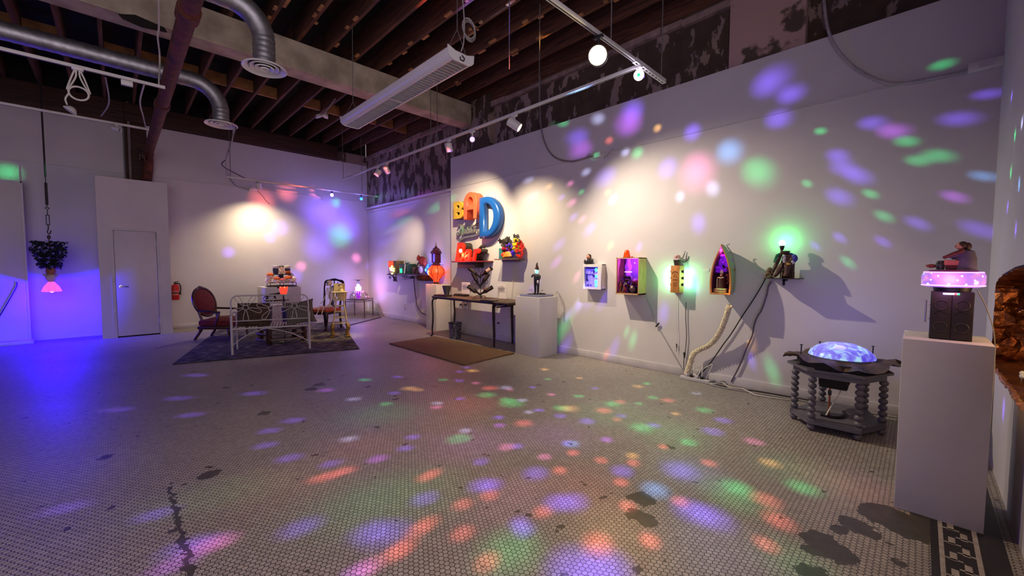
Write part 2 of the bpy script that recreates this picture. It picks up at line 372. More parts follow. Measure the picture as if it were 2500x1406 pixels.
# concrete beam, its spalled slot only a dark patch for shade
bb = MB().span((XL, 6.43, 4.2), (XR+.1, 6.75, 4.605), .012); struct('beam', bb, CONC, smooth=20)
a, c2 = onx(1166, 300, XR), onx(1203, 300, XR)
struct('pillar', MB().span((XR-.06, 5.86, 3.6), (XR+.1, 6.42, 4.66), .01), BRICK)
struct('pillar', MB().span((XR-.07, .93, 3.6), (XR+.1, 1.66, ZD), .01), PLASTER)
struct('pillar', MB().span((.2, YB-.02, 3.0), (.52, YB+.1, 4.3), .01).span((.2, YB-.06, 3.0), (.255, YB-.02, 4.3), .004), LEDGER)
sp = [ony(x, y, 6.43) for x, y in ((288, 34), (330, 36), (385, 60), (402, 68), (408, 79), (345, 66), (300, 46))]
struct('trim_slot_shade', MB().prism([(p.x, p.z) for p in sp], 6.427, 6.44), mat('slot_shade', (26, 18, 15), .9), smooth=0)  # slightly raised patch, the hollow's shade put into its dark colour
# joists at sixteen inches, both sides of the beam
JX = [-.863+.4055*k for k in range(-9, 16)]
j0 = None
def joist(x, y0, y1, seed, lab):
    rn = random.Random(seed); o = struct('ceiling_joist', MB().span((x-.022, y0, 4.6), (x+.022, y1, ZD), .004), DARKWOOD)
    return o
for k, x in enumerate(JX):
    joist(x, 6.592, YB, k, ''); joist(x, YF-.1, 6.588, k+50, '')
bl = MB(); rn = random.Random(11)
for k in range(8, len(JX)-1):
    if k in (10, 17): continue
    yy = 8.95+rn.uniform(-.06, .06); bl.span((JX[k]+.03, yy, 4.63), (JX[k+1]-.03, yy+.045, 4.83))
struct('ceiling_blocking', bl, LATHM, smooth=0)
lt = MB()
for (k, y0, n) in ((14, 3.3, 14), (13, 3.9, 6), (15, 3.3, 5), (16, 2.4, 5), (17, 2.1, 6), (18, 1.7, 4)):
    for i in range(n):
        if rn.random() < .2: continue
        yy = y0+i*.14+rn.uniform(-.02, .02); x0, x1 = JX[k]+.03, JX[k+1]-.03
        if rn.random() < .35: x1 = x0+(x1-x0)*rn.uniform(.35, .8)
        lt.box(((x0+x1)/2, yy, 4.74), (x1-x0+.02, .06, .014), Matrix.Rotation(rn.uniform(-.04, .04), 3, 'Z'))
for k, x in enumerate(JX[13:23]):                              # ragged plaster keys left along the joist edges
    for i in range(9): lt.box((x+rn.choice((-.035, .035)), rn.uniform(2.3, 6.3), 4.605), (.04, rn.uniform(.04, .16), .018))
struct('ceiling_lath', lt, LATHM, smooth=0)
# front wall with the arched display niche
NX0, NX1, NZ = 1.9, 4.5, .70
arch = [(NX1, NZ), (NX1, 1.2), (4.46, 1.275), (4.3, 1.32), (3.8, 1.37), (3.2, 1.395), (2.6, 1.37), (2.1, 1.32), (1.94, 1.275), (NX0, 1.2), (NX0, NZ)]
fw = shape2d('wall_front', [[(1.2, 0), (XR, 0), (XR, ZD), (1.2, ZD)], arch], .14, 0, PAINT); fw.location = (0, YF-.07, 0); fw['kind'] = 'structure'
struct('wall_niche', MB().span((NX0-.1, YF-.62, .5), (NX1+.1, YF-.56, 1.55)).span((NX0-.1, YF-.6, .5), (NX1+.1, YF-.14, .66)).span((NX1+.03, YF-.6, .5), (NX1+.1, YF-.14, 1.55)).span((NX0-.1, YF-.6, .5), (NX0-.03, YF-.14, 1.55)).span((NX0-.1, YF-.6, 1.48), (NX1+.1, YF-.14, 1.55)), mat('niche_dark_paint', (46, 36, 30), .7), smooth=0)
# boxed-in closet with a door on the back wall
YC = 10.63
struct('wall_partition', MB().span((-.23, YC, 0), (-.03, YB, 3.01)).span((.585, YC, 0), (.775, YB, 3.01)).span((-.03, YC, 2.035), (.585, YB, 3.01)), PAINT, smooth=0)
dr = MB().span((-.022, YC+.012, .022), (.577, YC+.055, 2.03), .004); dr = struct('door_1', dr, mat('door_paint', (192, 184, 190), .4, 0, .02, 4))
dr['label'] = 'plain white flush door with lever handle in the boxed closet'
ch = mat('brushed_chrome', (190, 188, 190), .25, 1, .03)
hm = MB().lathe([(0, 0), (.026, 0), (.026, .012), (0, .014)], (.045, YC+.01, .97), 20, Matrix.Rotation(R(90), 3, 'X')).tube([(.045, YC, .97), (.045, YC-.05, .97), (.06, YC-.055, .97), (.15, YC-.055, .968)], .011)
o = hm.build('door_handle', ch, dr); o['label'] = 'chrome lever handle'
for z in (.28, 1.05, 1.8): MB().cyl((.58, YC+.004, z-.05), (.58, YC+.004, z+.05), .008).build('hinge', TRIMP, dr)
fr = MB().span((-.075, YC-.006, 0), (-.026, YC+.02, 2.033)).span((.581, YC-.006, 0), (.63, YC+.02, 2.033)).span((-.075, YC-.006, 2.033), (.63, YC+.02, 2.08)); struct('door_1_frame', fr, TRIMP, smooth=0)
# floor border of dark and pale strips by the front wall, Greek key squares between
MK = mat('black_floor_tile', (40, 36, 40), .5, 0, .2, 14); MW = mat('pale_floor_tile', (158, 146, 146), .5, 0, .15, 25)
b0 = MB().span((1.6, -.34, -.01), (XP-.02, -.085, .0012)); fb = struct('trim_border', b0, MK, smooth=0)
bw = MB().span((1.6, -.131, -.01), (XP-.02, -.114, .002)).span((1.6, -.252, -.01), (XP-.02, -.234, .002))
x = 1.65; k = 0
while x < 4.9:
    bw.span((x, -.172, -.01), (x+.075, -.148, .002)).span((x+.075, -.216, -.01), (x+.15, -.192, .002))
    bw.span((x+.005, -.19, -.01), (x+.016, -.131, .002)).span((x+.085, -.234, -.01), (x+.096, -.175, .002)); x += .155
struct('trim_border_key', bw, MW, smooth=0)
# ------------------------------------------------------------------ overhead services
GALV = mat('galvanised_steel', (168, 168, 170), .46, .9, .14, 16, .06)
RUST = mat('rusty_iron', (112, 58, 42), .75, .3, .25, 9, .3, col2=(64, 34, 26))
WMET = mat('white_enamel', (206, 202, 200), .35, 0, .03, 5)
GREYM = mat('grey_cable_jacket', (150, 144, 144), .55, 0, .05, 8)
DGREY = mat('dark_grey_metal', (58, 54, 56), .45, .6, .1, 9)
WCORD = mat('white_cord', (205, 200, 192), .5, 0, .03, 9)
BCORD = mat('black_cord', (26, 23, 24), .5, 0, .1, 9)
RODM = mat('threaded_rod_steel', (112, 106, 106), .55, .2, .15, 40)
CHROME = MATS['brushed_chrome']
def duct(name, label, X, Y, Zd, zh, er=.34, r=.1, x0=XL):
    t = thing(name, label, 'air duct', (X, Y, Zd))
    pts = []; rr = []; n = int((X-er-x0)/.03)
    for i in range(n): pts.append((x0-X+.03*i, 0, zh-Zd)); rr.append(r+(.0035 if i % 3 == 0 else 0))
    pts.append((-er+.004, 0, zh-Zd)); rr.append(r)
    MB().tube(pts, rr, 24).build('duct_run', GALV, t)
    el = [(-er+er*math.sin(R(a)), 0, zh-Zd-er+er*math.cos(R(a))) for a in range(-4, 91, 6)]
    MB().tube(el, [r+.002]*len(el), 24).build('elbow', GALV, t)
    dz = zh-Zd-er; k = max(9, int(dz/.016)); pt = [(0, 0, dz-dz*i/(k-1)+.02) for i in range(k)]
    MB().tube(pt, [r+(.0045 if i % 3 == 1 else 0) for i in range(k)], 24).build('drop_collar', GALV, t)
    d = MB().lathe([(.101, .03), (.12, .028), (.2, .0), (.203, -.012), (.195, -.016), (.165, .004), (.15, .012)], seg=40).build('diffuser', WMET, t)
    for (a, b, z) in ((.135, .092, -.006), (.088, .05, -.012), (.046, 0, -.02)):
        MB().lathe([(a, z+.012), (a-.006, z), (b, z+.022)], seg=36).build('diffuser_ring', WMET, d)
    MB().lathe([(.16, .02), (0, .02)], seg=30).build('diffuser_throat', DGREY, d)
    return t
p = fl(540, 303, 3.42); duct('spiral_duct', 'galvanised spiral duct beyond the concrete beam, ending in a round white diffuser', p.x, p.y, 3.42, 3.95)
p = fl(646, 166, 3.4); duct('spiral_duct', 'galvanised spiral duct in front of the concrete beam with a big round diffuser', p.x, p.y, 3.4, 3.97, .30)
t = thing('iron_pipe', 'rusty brown iron pipe under the joists running to the dark pillar', 'pipe', (.53, 3, 3.6))
MB().cyl((0, -3.3, 0), (0, 7.85, -.0), .072, seg=20).build('pipe_run', RUST, t)
for y in (1.55, 4.4): MB().tube([(0, y, 0), (0, y+.02, 0), (0, y+.02, 0), (0, y+.18, 0), (0, y+.18, 0), (0, y+.2, 0)], [.08, .085, .09, .09, .085, .08], 20).build('coupling', RUST, t)
MB().tube(spline([(0, 7.8, 0), (0, 8.02, -.05), (0, 8.1, -.22), (-.03, 8.13, -.5)], 5), .08, 18).build('elbow', RUST, t)
def track(name, label, a, b, group=None):
    a, b = V(a), V(b); t = thing(name, label, 'lighting track', (a+b)/2)
    d = (b-a); L = d.length; al = d.normalized(); ang = math.atan2(al.y, al.x); rot = Matrix.Rotation(ang, 3, 'Z')
    MB().box((0, 0, 0), (L, .036, .034), rot, .003).build('rail', WMET, t)
    MB().box((0, 0, -.0175), (L-.01, .012, .003), rot).build('conductor_slot', DGREY, t)
    return t
TZ = 3.4
track('lighting_track', 'long white lighting track hung beside the right wall', (3.85, 2.12, TZ), (3.85, 9.55, TZ))
track('lighting_track', 'white lighting track under the duct at the upper left, holding a coiled cable', (XL, fl(200, 166, 3.5).y, 3.5), (.49, fl(200, 166, 3.5).y, 3.5))
track('lighting_track', 'white lighting track just below the top of the back wall', (XL, fl(200, 287, 3.6).y, 3.6), (.5, fl(200, 287, 3.6).y, 3.6))
tb3 = fl(740, 456, 3.28)
track('lighting_track', 'thin lighting track across the back wall above the toy tower', (fl(552, 430, 3.28).x, tb3.y, 3.28), (5.17, tb3.y, 3.28))
track('lighting_track', 'white lighting track crossing overhead to the bright yellow lamp', (.6, 2.06, TZ), (3.74, 2.06, TZ))
sc = thing('strut_channel', 'perforated steel strut channel beyond the bright yellow lamp', 'strut', (4.03, 2.06, TZ))
lo = [[(-.33, -.022), (.33, -.022), (.33, .022), (-.33, .022)]]+[[(x+dx*.024, dz*.009) for dx, dz in ((-1, -1), (1, -1), (1, 1), (-1, 1))] for x in [-.28+.07*k for k in range(9)]]
o = shape2d('perforated_face', lo, .003, 0, WMET, sc); o.rotation_euler = (R(90), 0, 0); o.location = (0, 0, -.02)
MB().span((-.33, -.022, -.02), (.33, -.019, .02)).span((-.33, .019, -.02), (.33, .022, .02)).build('flange', WMET, sc)
def glow(name, col, es): return mat(name, col, .4, 0, .0, 5, emit=col, es=es)
LENS_OFF = mat('unlit_lens', (120, 118, 118), .15, 0, .05, 9)
def head(label, loc, direction, lens=None, can=.045, body=None, drop=.12, group=None, name='track_light_head', clen=.13):
    d = V(direction).normalized(); t = thing(name, label, 'track light', loc, 0, group); body = body or WMET
    MB().box((0, 0, -.028), (.034, .09, .022), None, .003).build('adapter', body, t)
    MB().cyl((0, 0, -.035), (0, 0, -drop), .011).ball((0, 0, -drop), .016).build('stem', body, t)
    c = V((0, 0, -drop-.02)); a = c-d*clen*.5; b = c+d*clen*.5
    cn = MB().tube([a-d*.02, a-d*.015, a, b, b, b-d*.012], [.01, can*.7, can, can, can*.9, can*.88], 22).build('lamp_can', body, t)
    rot = d.to_track_quat('Z', 'Y').to_matrix()
    MB().lathe([(can*.87, 0), (can*.6, .006), (0, .009)], b-d*.012, 22, rot).build('lens', lens or LENS_OFF, cn)
    return t
head('white track head with a lit face, aimed at the middle of the right wall', (3.85, onx(1256, 290, 3.85).y, TZ), (1, -1.25, -1.1), glow('lens_warm', (255, 225, 180), 6), .06, clen=.17)
head('white track head glowing violet near the beam end', (3.85, onx(1153, 330, 3.85).y, TZ), (-.8, -1, -.35), glow('lens_violet', (150, 110, 255), 5), .04, clen=.08)
head('white track head pointing down, left of the violet one', (3.85, onx(1096, 350, 3.85).y, TZ), (.35, .1, -1), None, .055)
head('white track head nearest the far end of the long track, tilted down', (3.85, onx(922, 412, 3.85).y, TZ), (-.5, .45, -1), None, .055)
head('white track head next to the farthest one, aimed at the brick wall', (3.85, onx(944, 405, 3.85).y, TZ), (.75, .55, -.6), None, .055)
yl = fl(1488, 122, 3.22)
head('big yellow-white glowing lamp on the crossing track', (yl.x, 2.06, TZ), V((0, 0, EYE))-V((yl.x, 2.06, 3.2))+V((.5, .5, .6)), glow('lens_yellow', (255, 228, 150), 30), .085, DGREY, .17, clen=.16)
dl = thing('party_bulb', 'colour-changing party bulb glowing white, red and green below the strut', 'disco bulb', (3.8, 2.06, TZ))
MB().box((0, 0, -.035), (.04, .06, .03), None, .003).cyl((0, 0, -.05), (0, 0, -.10), .02).build('socket', WMET, dl)
DISCO = V((3.8, 2.06, 3.22))
MB().ball((0, 0, -.115), .05, 20).build('bulb_dome', glow('party_glow', (235, 225, 255), 10), dl)
for (a, c) in ((.8, (255, 30, 50)), (3.6, (30, 220, 90)), (-.9, (90, 60, 255))):
    MB().ball((.036*math.cos(a), .036*math.sin(a), -.128), .02, 10).build('colour_lens', glow('lens_%d' % c[0], c, 5), dl)
TY = fl(200, 166, 3.5).y
p = fl(190, 172, 3.48); p.y = TY; ph = thing('coiled_cable_lamp', 'white coiled cable with a small lamp hanging from the upper left track', 'hanging lamp', p)
MB().box((0, 0, 0), (.09, .05, .035), None, .004).build('junction', WMET, ph)
hz = fl(190, 172, 3.48); dn = (ony(195, 225, p.y)-p).z; lp = MB()
for s in (-1, 1): lp.tube(spline([(s*.02, 0, -.01), (s*.06, .01, dn*.55), (s*.085, .0, dn), (s*.02, .01, dn*.4), (s*.012, 0, -.01)], 8), .008, 6)
for k in range(3): lp.tube([(.075*math.cos(a*PI/9), .012*k-.012, dn-.02+.07*math.sin(a*PI/9)+.004*k) for a in range(18)], .009, 6, True)
lp.tube(spline([(-.07, 0, dn-.03), (-.1, 0, dn-.1), (-.09, 0, dn-.16)], 6), .008, 6); lp.build('cable_coil', WCORD, ph)
MB().lathe([(0, .03), (.03, .02), (.06, -.02), (.055, -.026), (0, -.02)], (-.06, 0, dn-.2), 18, Matrix.Rotation(R(35), 3, 'Y')).build('lamp_shade', WMET, ph)
p = fl(310, 193, 3.47); p.y = TY; p.z = 3.483; tag(MB().box((0, 0, -.035), (.10, .05, .055), None, .005).build('track_feed_box', WMET), 'small square white feed box under the upper left track', 'junction box').location = p
p = fl(284, 302, 3.59)
head('small white track head at the right end of the back wall track', (p.x, p.y, 3.6), (.8, -.6, -.35), None, .035, drop=.07, clen=.1)
p = ony(347, 384, 10.7); ss = thing('clamp_spotlight', 'small silver clamp spotlight at the end of the rusty pipe', 'spotlight', p)
MB().tube([(-.05, .05, .16), (0, 0, .1), (0, 0, .05)], .012).ball((0, 0, .1), .025).build('clamp', DGREY, ss)
MB().lathe([(0, .06), (.035, .05), (.04, -.04), (.05, -.06), (0, -.05)], seg=20).build('can', CHROME, ss)
MB().box((.05, 0, -.06), (.06, .03, .008), Matrix.Rotation(.3, 3, 'Y')).build('barn_door', DGREY, ss)
# rods, conduits, cables
def rod(label, a, b, r=.006, m_=None, name='hanger_rod', grp=None):
    a, b = V(a), V(b); o = MB().cyl(a-b, (0, 0, 0), r, seg=8).build(name, m_ or RODM); o.location = b; return tag(o, label, 'rod', grp)
for i, (px, py, lab) in enumerate(((838, 440, 'steel hanger rod at the far end of the long track'), (1052, 356, 'left one of the two close hanger rods behind the strip light'), (1068, 351, 'right one of the two close hanger rods behind the strip light'), (1316, 300, 'thin hanger rod above the lit white track head'))):
    b = onx(px, py, 3.85); rod(lab, (3.85, b.y, 4.62), (3.85, b.y, TZ+.01))
rod('hanger rod holding the end of the perforated strut', (4.29, 2.06, 4.6), (4.29, 2.06, TZ)); rod('hanger rod just above the yellow lamp', (3.28, 2.06, 4.6), (3.28, 2.06, TZ))
b = onx(1243, 168, 3.25); rod('loose threaded rod ending in mid air right of the strip light', (b.x, b.y, 4.6), b)
b = fl(914, 412, 3.35); rod('threaded rod dropping in front of the room corner', (4.45, 9.9, 4.6), (4.45, 9.9, 3.25), .006)
p = ony(556, 428, tb3.y); rod('rod holding the left end of the back wall track', (p.x+.05, tb3.y, 4.6), (p.x+.05, tb3.y, 3.29))
cy = YB-.045; cx = ony(313, 300, cy).x
rod('pale vertical conduit beside the dark pillar', (cx, cy, 4.62), (cx, cy, 3.02), .024, mat('painted_conduit', (128, 112, 108), .6), 'conduit')
def cable(name, label, pts, r=.006, m_=None, cat='cable', n=8):
    pts = [V(p) for p in pts]; o = pts[0].copy(); ob = MB().tube([p-o for p in spline(pts, n)], r, 6).build(name, m_ or GREYM); ob.location = o; return tag(ob, label, cat)
cable('hanging_cable', 'grey cable looping down beside the upper left track', [fl(258, 190, 3.75), fl(266, 240, 3.65), fl(262, 262, 3.62), fl(247, 283, 3.6)], .009, GREYM)
cable('hanging_cable', 'thin white cable hanging beside the rusty pipe near the pillar', [fl(352, 205, 3.55), fl(342, 250, 3.6), fl(350, 285, 3.62), fl(356, 312, 3.62)], .009, WCORD)
cable('hanging_cable', 'pale cable hanging straight down through the slot of the beam', [fl(384, -70, 4.2), fl(388, 60, 4.1), fl(385, 90, 4.05), fl(390, 140, 4.0), fl(388, 205, 3.55)], .009, WCORD)
cable('flexible_conduit', 'grey conduit dropping over the right panel to the outlet near the middle', [onx(1318, 188, 5.16), onx(1321, 310, 5.0), onx(1345, 375, 5.015), onx(1390, 394, 5.02), onx(1445, 381, 5.02)], .013, mat('flex_conduit', (140, 130, 132), .5, .3))
cable('flexible_conduit', 'pale conduit looping over the right panel near the front corner', [onx(2008, -30, 5.16), onx(2024, 80, 5.0), onx(2070, 150, 5.015), onx(2140, 194, 5.02), onx(2210, 203, 5.02), onx(2385, 168, 5.02)], .013, mat('flex_conduit2', (165, 158, 162), .5))
def outlet_box(label, px, py, w=.11):
    p = onx(px, py, XP); t = thing('surface_outlet_box', label, 'outlet', p, WR)
    MB().box((0, -.022, 0), (w, .044, .075), None, .006).build('box', WMET, t); MB().span((-.04, -.047, -.02), (.04, -.043, .02)).build('face_plate', TRIMP, t); return t
outlet_box('white surface outlet box on the long rail of the right panel', 1461, 379)
cable('plug_lead', 'short grey plug lead left of the outlet box on the right panel', [onx(1448, 381, 5.0), onx(1438, 376, 4.99), onx(1432, 382, 5.0)], .007, GREYM, 'cord')
cable('plug_lead', 'short forked plug lead right of the outlet box on the right panel', [onx(1474, 384, 5.0), onx(1485, 376, 4.97), onx(1497, 362+1, 4.98)], .006, GREYM, 'cord')
outlet_box('white surface outlet box at the front corner of the right panel', 2408, 160, .2)
# lead on the back wall track
p = ony(618, 462, YB-.03); t = thing('surface_outlet_box', 'white outlet box on the back wall below the thin track', 'outlet', p)
MB().box((0, 0, 0), (.16, .05, .1), None, .006).build('box', WMET, t)
cable('flexible_conduit', 'grey conduit swooping down from the far diffuser to the back wall outlet', [fl(570, 316, 3.4), ony(566, 345, 8.8), ony(552, 385, 9.9), ony(555, 422, YB-.12), ony(575, 452, YB-.06), ony(606, 463, YB-.05)], .011, GREYM)
cable('track_feed_cable', 'dark cable sagging from the far diffuser to the back wall track', [fl(575, 312, 3.4), ony(553, 385, 10.2), (fl(566, 412, 3.28).x, tb3.y, 3.5), (fl(598, 437, 3.28).x, tb3.y, 3.3)], .009, DGREY)
cable('wall_lead', 'thin grey lead running down from the back wall outlet box', [ony(628, 465, YB-.02), ony(640, 477, YB-.015), ony(650, 490, YB-.015), ony(658, 498, YB-.015)], .01, GREYM)
bx = fl(632, 441, 3.28)
head('white track head on the back wall track, lighting the toy tower', (bx.x, tb3.y, 3.28), (.15, .3, -1), glow('lens_warm2', (255, 220, 170), 3), .06, drop=.09)
for px, lab, c in ((785, 'blue glowing bulb under the back wall track', (110, 90, 255)), (884, 'smaller blue bulb by the corner under the back wall track', (40, 110, 255))):
    b = fl(px, 474, 3.28); o = thing('blue_track_bulb', lab, 'lamp', (b.x, tb3.y, 3.28))
    MB().cyl((0, 0, -.017), (0, 0, -.075), .02).build('socket', BCORD, o)
    MB().lathe([(.02, -.07), (.04, -.1), (.034, -.14), (0, -.155)], seg=16).build('bulb', glow('bulb_%d' % px, c, 8 if px == 785 else 3), o)
    point('blue_bulb_light', (b.x, tb3.y-.05, 3.1), 5 if px == 785 else 3, (.25, .2, 1), .05)
# smoke detectors and twin emergency lamp
p = fl(1009, 187, 4.6); o = tag(MB().lathe([(.06, 0), (.06, -.03), (.045, -.05), (0, -.055)], seg=24).build('smoke_detector', WMET), 'round white smoke detector on a joist near the beam', 'smoke detector'); o.location = p
p = fl(786, 284, 4.3); o = thing('twin_emergency_lamp', 'pair of small white emergency lamps among the far joists', 'lamp', p)
MB().cyl((.02, -.02, .02), (.15, -.3, .3), .01).build('bracket', GREYM, o)
for s in (-1, 1): MB().lathe([(0, .05), (.05, .04), (.07, -.01), (.06, -.015), (0, -.012)], (s*.055, 0, s*.02), 18, Matrix.Rotation(R(25*s), 3, 'Y')).build('lamp_head', WMET, o)
# louvred strip light
fx = (fl(870, 318, 3.25)+fl(1130, 165, 3.25))/2; FY0, FY1 = 3.06, 5.5; ft = thing('strip_light', 'long white louvred strip light hanging below the joists', 'strip light', (2.34, (FY0+FY1)/2, 3.25)); L = (FY1-FY0)/2
sec = [(-.15, .085), (-.142, .035), (-.118, .012), (-.088, .0)]
hs = MB()
for s in (-1, 1): hs.grid(4, 2, lambda u, v: (s*sec[round(u*3)][0], -L+2*L*v, sec[round(u*3)][1]))
hs.span((-.05, -L, .06), (.05, L, .088)); hs.grid(2, 2, lambda u, v: (-.15+.30*u, -L+2*L*v, .087)); hs.build('housing', WMET, ft)
for s in (-1, 1): MB().prism([(-.152, .11), (-.144, .032), (-.118, .008), (-.086, -.004), (.086, -.004), (.118, .008), (.144, .032), (.152, .11), (.04, .075), (-.04, .075)], s*L-.006, s*L+.006).build('end_cap', WMET, ft)
lv = MB().span((-.09, -L, 0), (-.084, L, .04)).span((.084, -L, 0), (.09, L, .04)).span((-.086, -.012, 0), (.086, .012, .04))
k = -L+.03
while k < L: lv.span((-.086, k, .002), (.086, k+.004, .03)); k += .052
lv.build('louvre', mat('louvre_blades', (176, 172, 176), .35, .3, .04, 9), ft)
MB().cyl((0, -L+.02, .05), (0, L-.02, .05), .013).build('tube', mat('unlit_tube', (200, 198, 196), .3), ft)
for s, up in ((-1, 1.25), (1, 1.3)):
    y = s*(L-.06); MB().tube([(-.11, y, .11), (0, y, .32)], .003, 6).tube([(.11, y, .11), (0, y, .32)], .003, 6).tube([(0, y, .31), (.01, y, up)], .004, 6).build('suspension_wire', RODM, ft)
cc = MB().tube(spline([(.0, -L-.0, .1), (.03, -L+.0, .2), (.06, -L+.03, .42), (.05, -L+.05, .7), (.0, -L+.05, 1.3)], 8), .006, 6)
for k in range(3): cc.tube([(.13+.02*k+.075*math.cos(a*PI/8), -L+.05+.02*k, .38+.09*math.sin(a*PI/8)) for a in range(16)], .006, 6, True)
cc.build('power_cord', GREYM, ft)
MB().tube([(0, -L-.012, .06), (.03, -L-.012, .04), (.02, -L-.012, .015), (-.015, -L-.012, .015), (-.02, -L-.012, .04)], .006, 6).build('cord_clip', BCORD, ft)
# ------------------------------------------------------------------ left side
p = thing('sliding_panel', 'large white sliding panel standing off the back wall beside the violet glow', 'panel', (-2.3, 10.97, 0))
MB().span((-2.2, 0, .06), (1.18, .05, 2.8), .006).build('board', PAINT, p)
MB().span((1.16, -.006, .06), (1.185, .06, 2.82)).span((-2.2, -.006, 2.79), (1.18, .06, 2.82)).build('edge_trim', TRIMP, p)
MB().span((-2.2, -.14, 0), (1.22, .1, .06), .004).build('floor_track', TRIMP, p)
cable('wall_lead', 'dark lead hanging over the sliding panel at the left edge', [ony(41, 688, 10.95), ony(40, 700, 10.95), ony(22, 733, 10.95), ony(-12, 790, 10.95)], .008, DGREY, 'cord')
# hanging plant lamp with a violet bulb
HX, HY = -.82, 10.62
zz = lambda y: bear(112, y, HX, HY).z
h = thing('hanging_plant_lamp', 'upside-down potted plant hung from a rod over a glowing pink glass lamp', 'hanging lamp', (HX, HY, 0))
LEAF = mat('dark_ivy_leaf', (46, 56, 44), .55, 0, .35, 30)
MB().cyl((0, 0, zz(432)), (0, 0, 4.62), .012, seg=8).cyl((0, 0, zz(500)), (0, 0, zz(446)), .018, seg=8).cyl((0, 0, zz(450)), (0, 0, zz(428)), .006, seg=6).build('drop_rod', DGREY, h)
tb_ = MB().tube([(.022*math.cos(a*PI/6), 0, zz(508)+.016*math.sin(a*PI/6)) for a in range(12)], .006, 6, True).cyl((0, 0, zz(512)), (0, 0, zz(526)), .006).cyl((0, 0, zz(498)), (0, 0, zz(506)), .005)
for s in (-1, 1): tb_.cyl((s*.018, 0, zz(525)), (s*.018, 0, zz(548)), .006, seg=6)
tb_.box((0, 0, zz(525)), (.05, .02, .014)).box((0, 0, zz(548)), (.05, .02, .014)).cyl((0, 0, zz(548)), (0, 0, zz(560)), .008).build('turnbuckle', DGREY, h)
MB().tube(spline([(0, 0, zz(558)), (-.012, 0, zz(566)), (.005, 0, zz(571)), (.025, 0, zz(566)), (.026, 0, zz(562))], 5), .008, 6).lathe([(0, zz(573)), (.02, zz(575)), (.022, zz(582)), (0, zz(584))], seg=10).cyl((0, 0, zz(582)), (0, 0, zz(595)), .006).build('hook', DGREY, h)
lf = MB(); rn = random.Random(5)
for i in range(520):
    z = rn.uniform(zz(655), zz(590)); k = (z-zz(655))/(zz(590)-zz(655)); w_ = .12+.10*min(1, k*1.5); a = rn.uniform(0, 2*PI); rr = w_*math.sqrt(rn.uniform(.1, 1))
    c = V((rr*math.cos(a), rr*math.sin(a), z)); L = rn.uniform(.05, .085); q = Matrix.Rotation(rn.uniform(0, 6.28), 3, 'Z') @ Matrix.Rotation(rn.uniform(-1, 1), 3, 'X')
    vs = [lf.bm.verts.new(c+q @ V(v)) for v in ((0, -L*.5, 0), (L*.42, -.1*L, .1*L), (.2*L, .3*L, .05*L), (0, L*.6, -.1*L), (-.2*L, .3*L, .05*L), (-.42*L, -.1*L, .1*L))]
    lf.bm.faces.new(vs)
lf.build('foliage', LEAF, h)
MB().tube(spline([(0, 0, zz(590)), (.01, .01, zz(620)), (0, 0, zz(658))], 5), .012, 8).build('stem', mat('bark', (70, 50, 38), .8), h)
TERRA = mat('terracotta', (150, 88, 62), .7, 0, .12, 20)
MB().lathe([(.0, zz(652)), (.05, zz(653)), (.062, zz(660)), (.05, zz(672)), (.0, zz(673))], seg=20).build('pot', TERRA, h)
MB().lathe([(.055, zz(671)), (.075, zz(676)), (.06, zz(684)), (.03, zz(689)), (0, zz(689))], seg=16).ball((-.075, 0, zz(671)), .022, 8).ball((.07, .02, zz(672)), .018, 8).build('saucer', mat('pale_ceramic', (196, 178, 176), .4), h)
SH = mat('pink_glass_shade', (214, 120, 190), .25, 0, .25, 26, emit=(255, 90, 210), es=1.1, stretch=(1, 1, .12))
zs = zz(712); pr = [(.026, zz(688)), (.05, zz(691)), (.09, zz(699)), (.118, zz(709)), (.122, zs)]
MB().lathe([(.03, zz(687))]+pr[1:]+[(.114, zs+.004), (.085, zz(701)), (.028, zz(691))], seg=26).build('glass_shade', SH, h)
MB().cyl((0, 0, zz(690)), (0, 0, zs+.03), .018).ball((0, 0, zs+.012), .03, 12).build('violet_bulb', glow('violet_bulb_glow', (150, 60, 255), 16), h)
point('violet_lamp_light', (HX, HY, zs-.055), 62, (.016, .0, 1), .015)
# fire extinguisher
p = ony(428, 712, YB-.1); e = thing('fire_extinguisher', 'red fire extinguisher hung on the back wall beside the closet', 'fire extinguisher', (p.x+.0, YB-.1, .64))
RED = mat('extinguisher_red', (178, 26, 26), .3, 0, .04, 6)
MB().lathe([(0, 0), (.062, .0), (.068, .012), (.068, .27), (.055, .315), (.025, .335), (0, .335)], seg=24).build('cylinder', RED, e)
MB().lathe([(.0688, .1), (.0688, .2)], seg=24).build('instruction_label', mat('extinguisher_label', (190, 96, 84), .5, 0, .3, 60), e)
MB().cyl((0, 0, .33), (0, 0, .375), .018).box((.02, 0, .385), (.09, .018, .012), Matrix.Rotation(-.25, 3, 'Y')).box((.015, 0, .362), (.07, .016, .01)).lathe([(0, 0), (.018, 0), (.018, .012), (0, .012)], (0, -.02, .35), 14, Matrix.Rotation(R(90), 3, 'X')).build('valve_lever', DGREY, e)
MB().tube(spline([(.02, 0, .352), (.07, -.02, .34), (.088, -.03, .25), (.08, -.035, .17), (.078, -.03, .15)], 8), .012, 8).cyl((.078, -.03, .16), (.076, -.03, .11), .014, .018).build('hose', BCORD, e)
MB().span((-.03, .066, .16), (.03, .1, .31)).lathe([(.0695, .14), (.0695, .16)], seg=24).build('wall_bracket', DGREY, e)

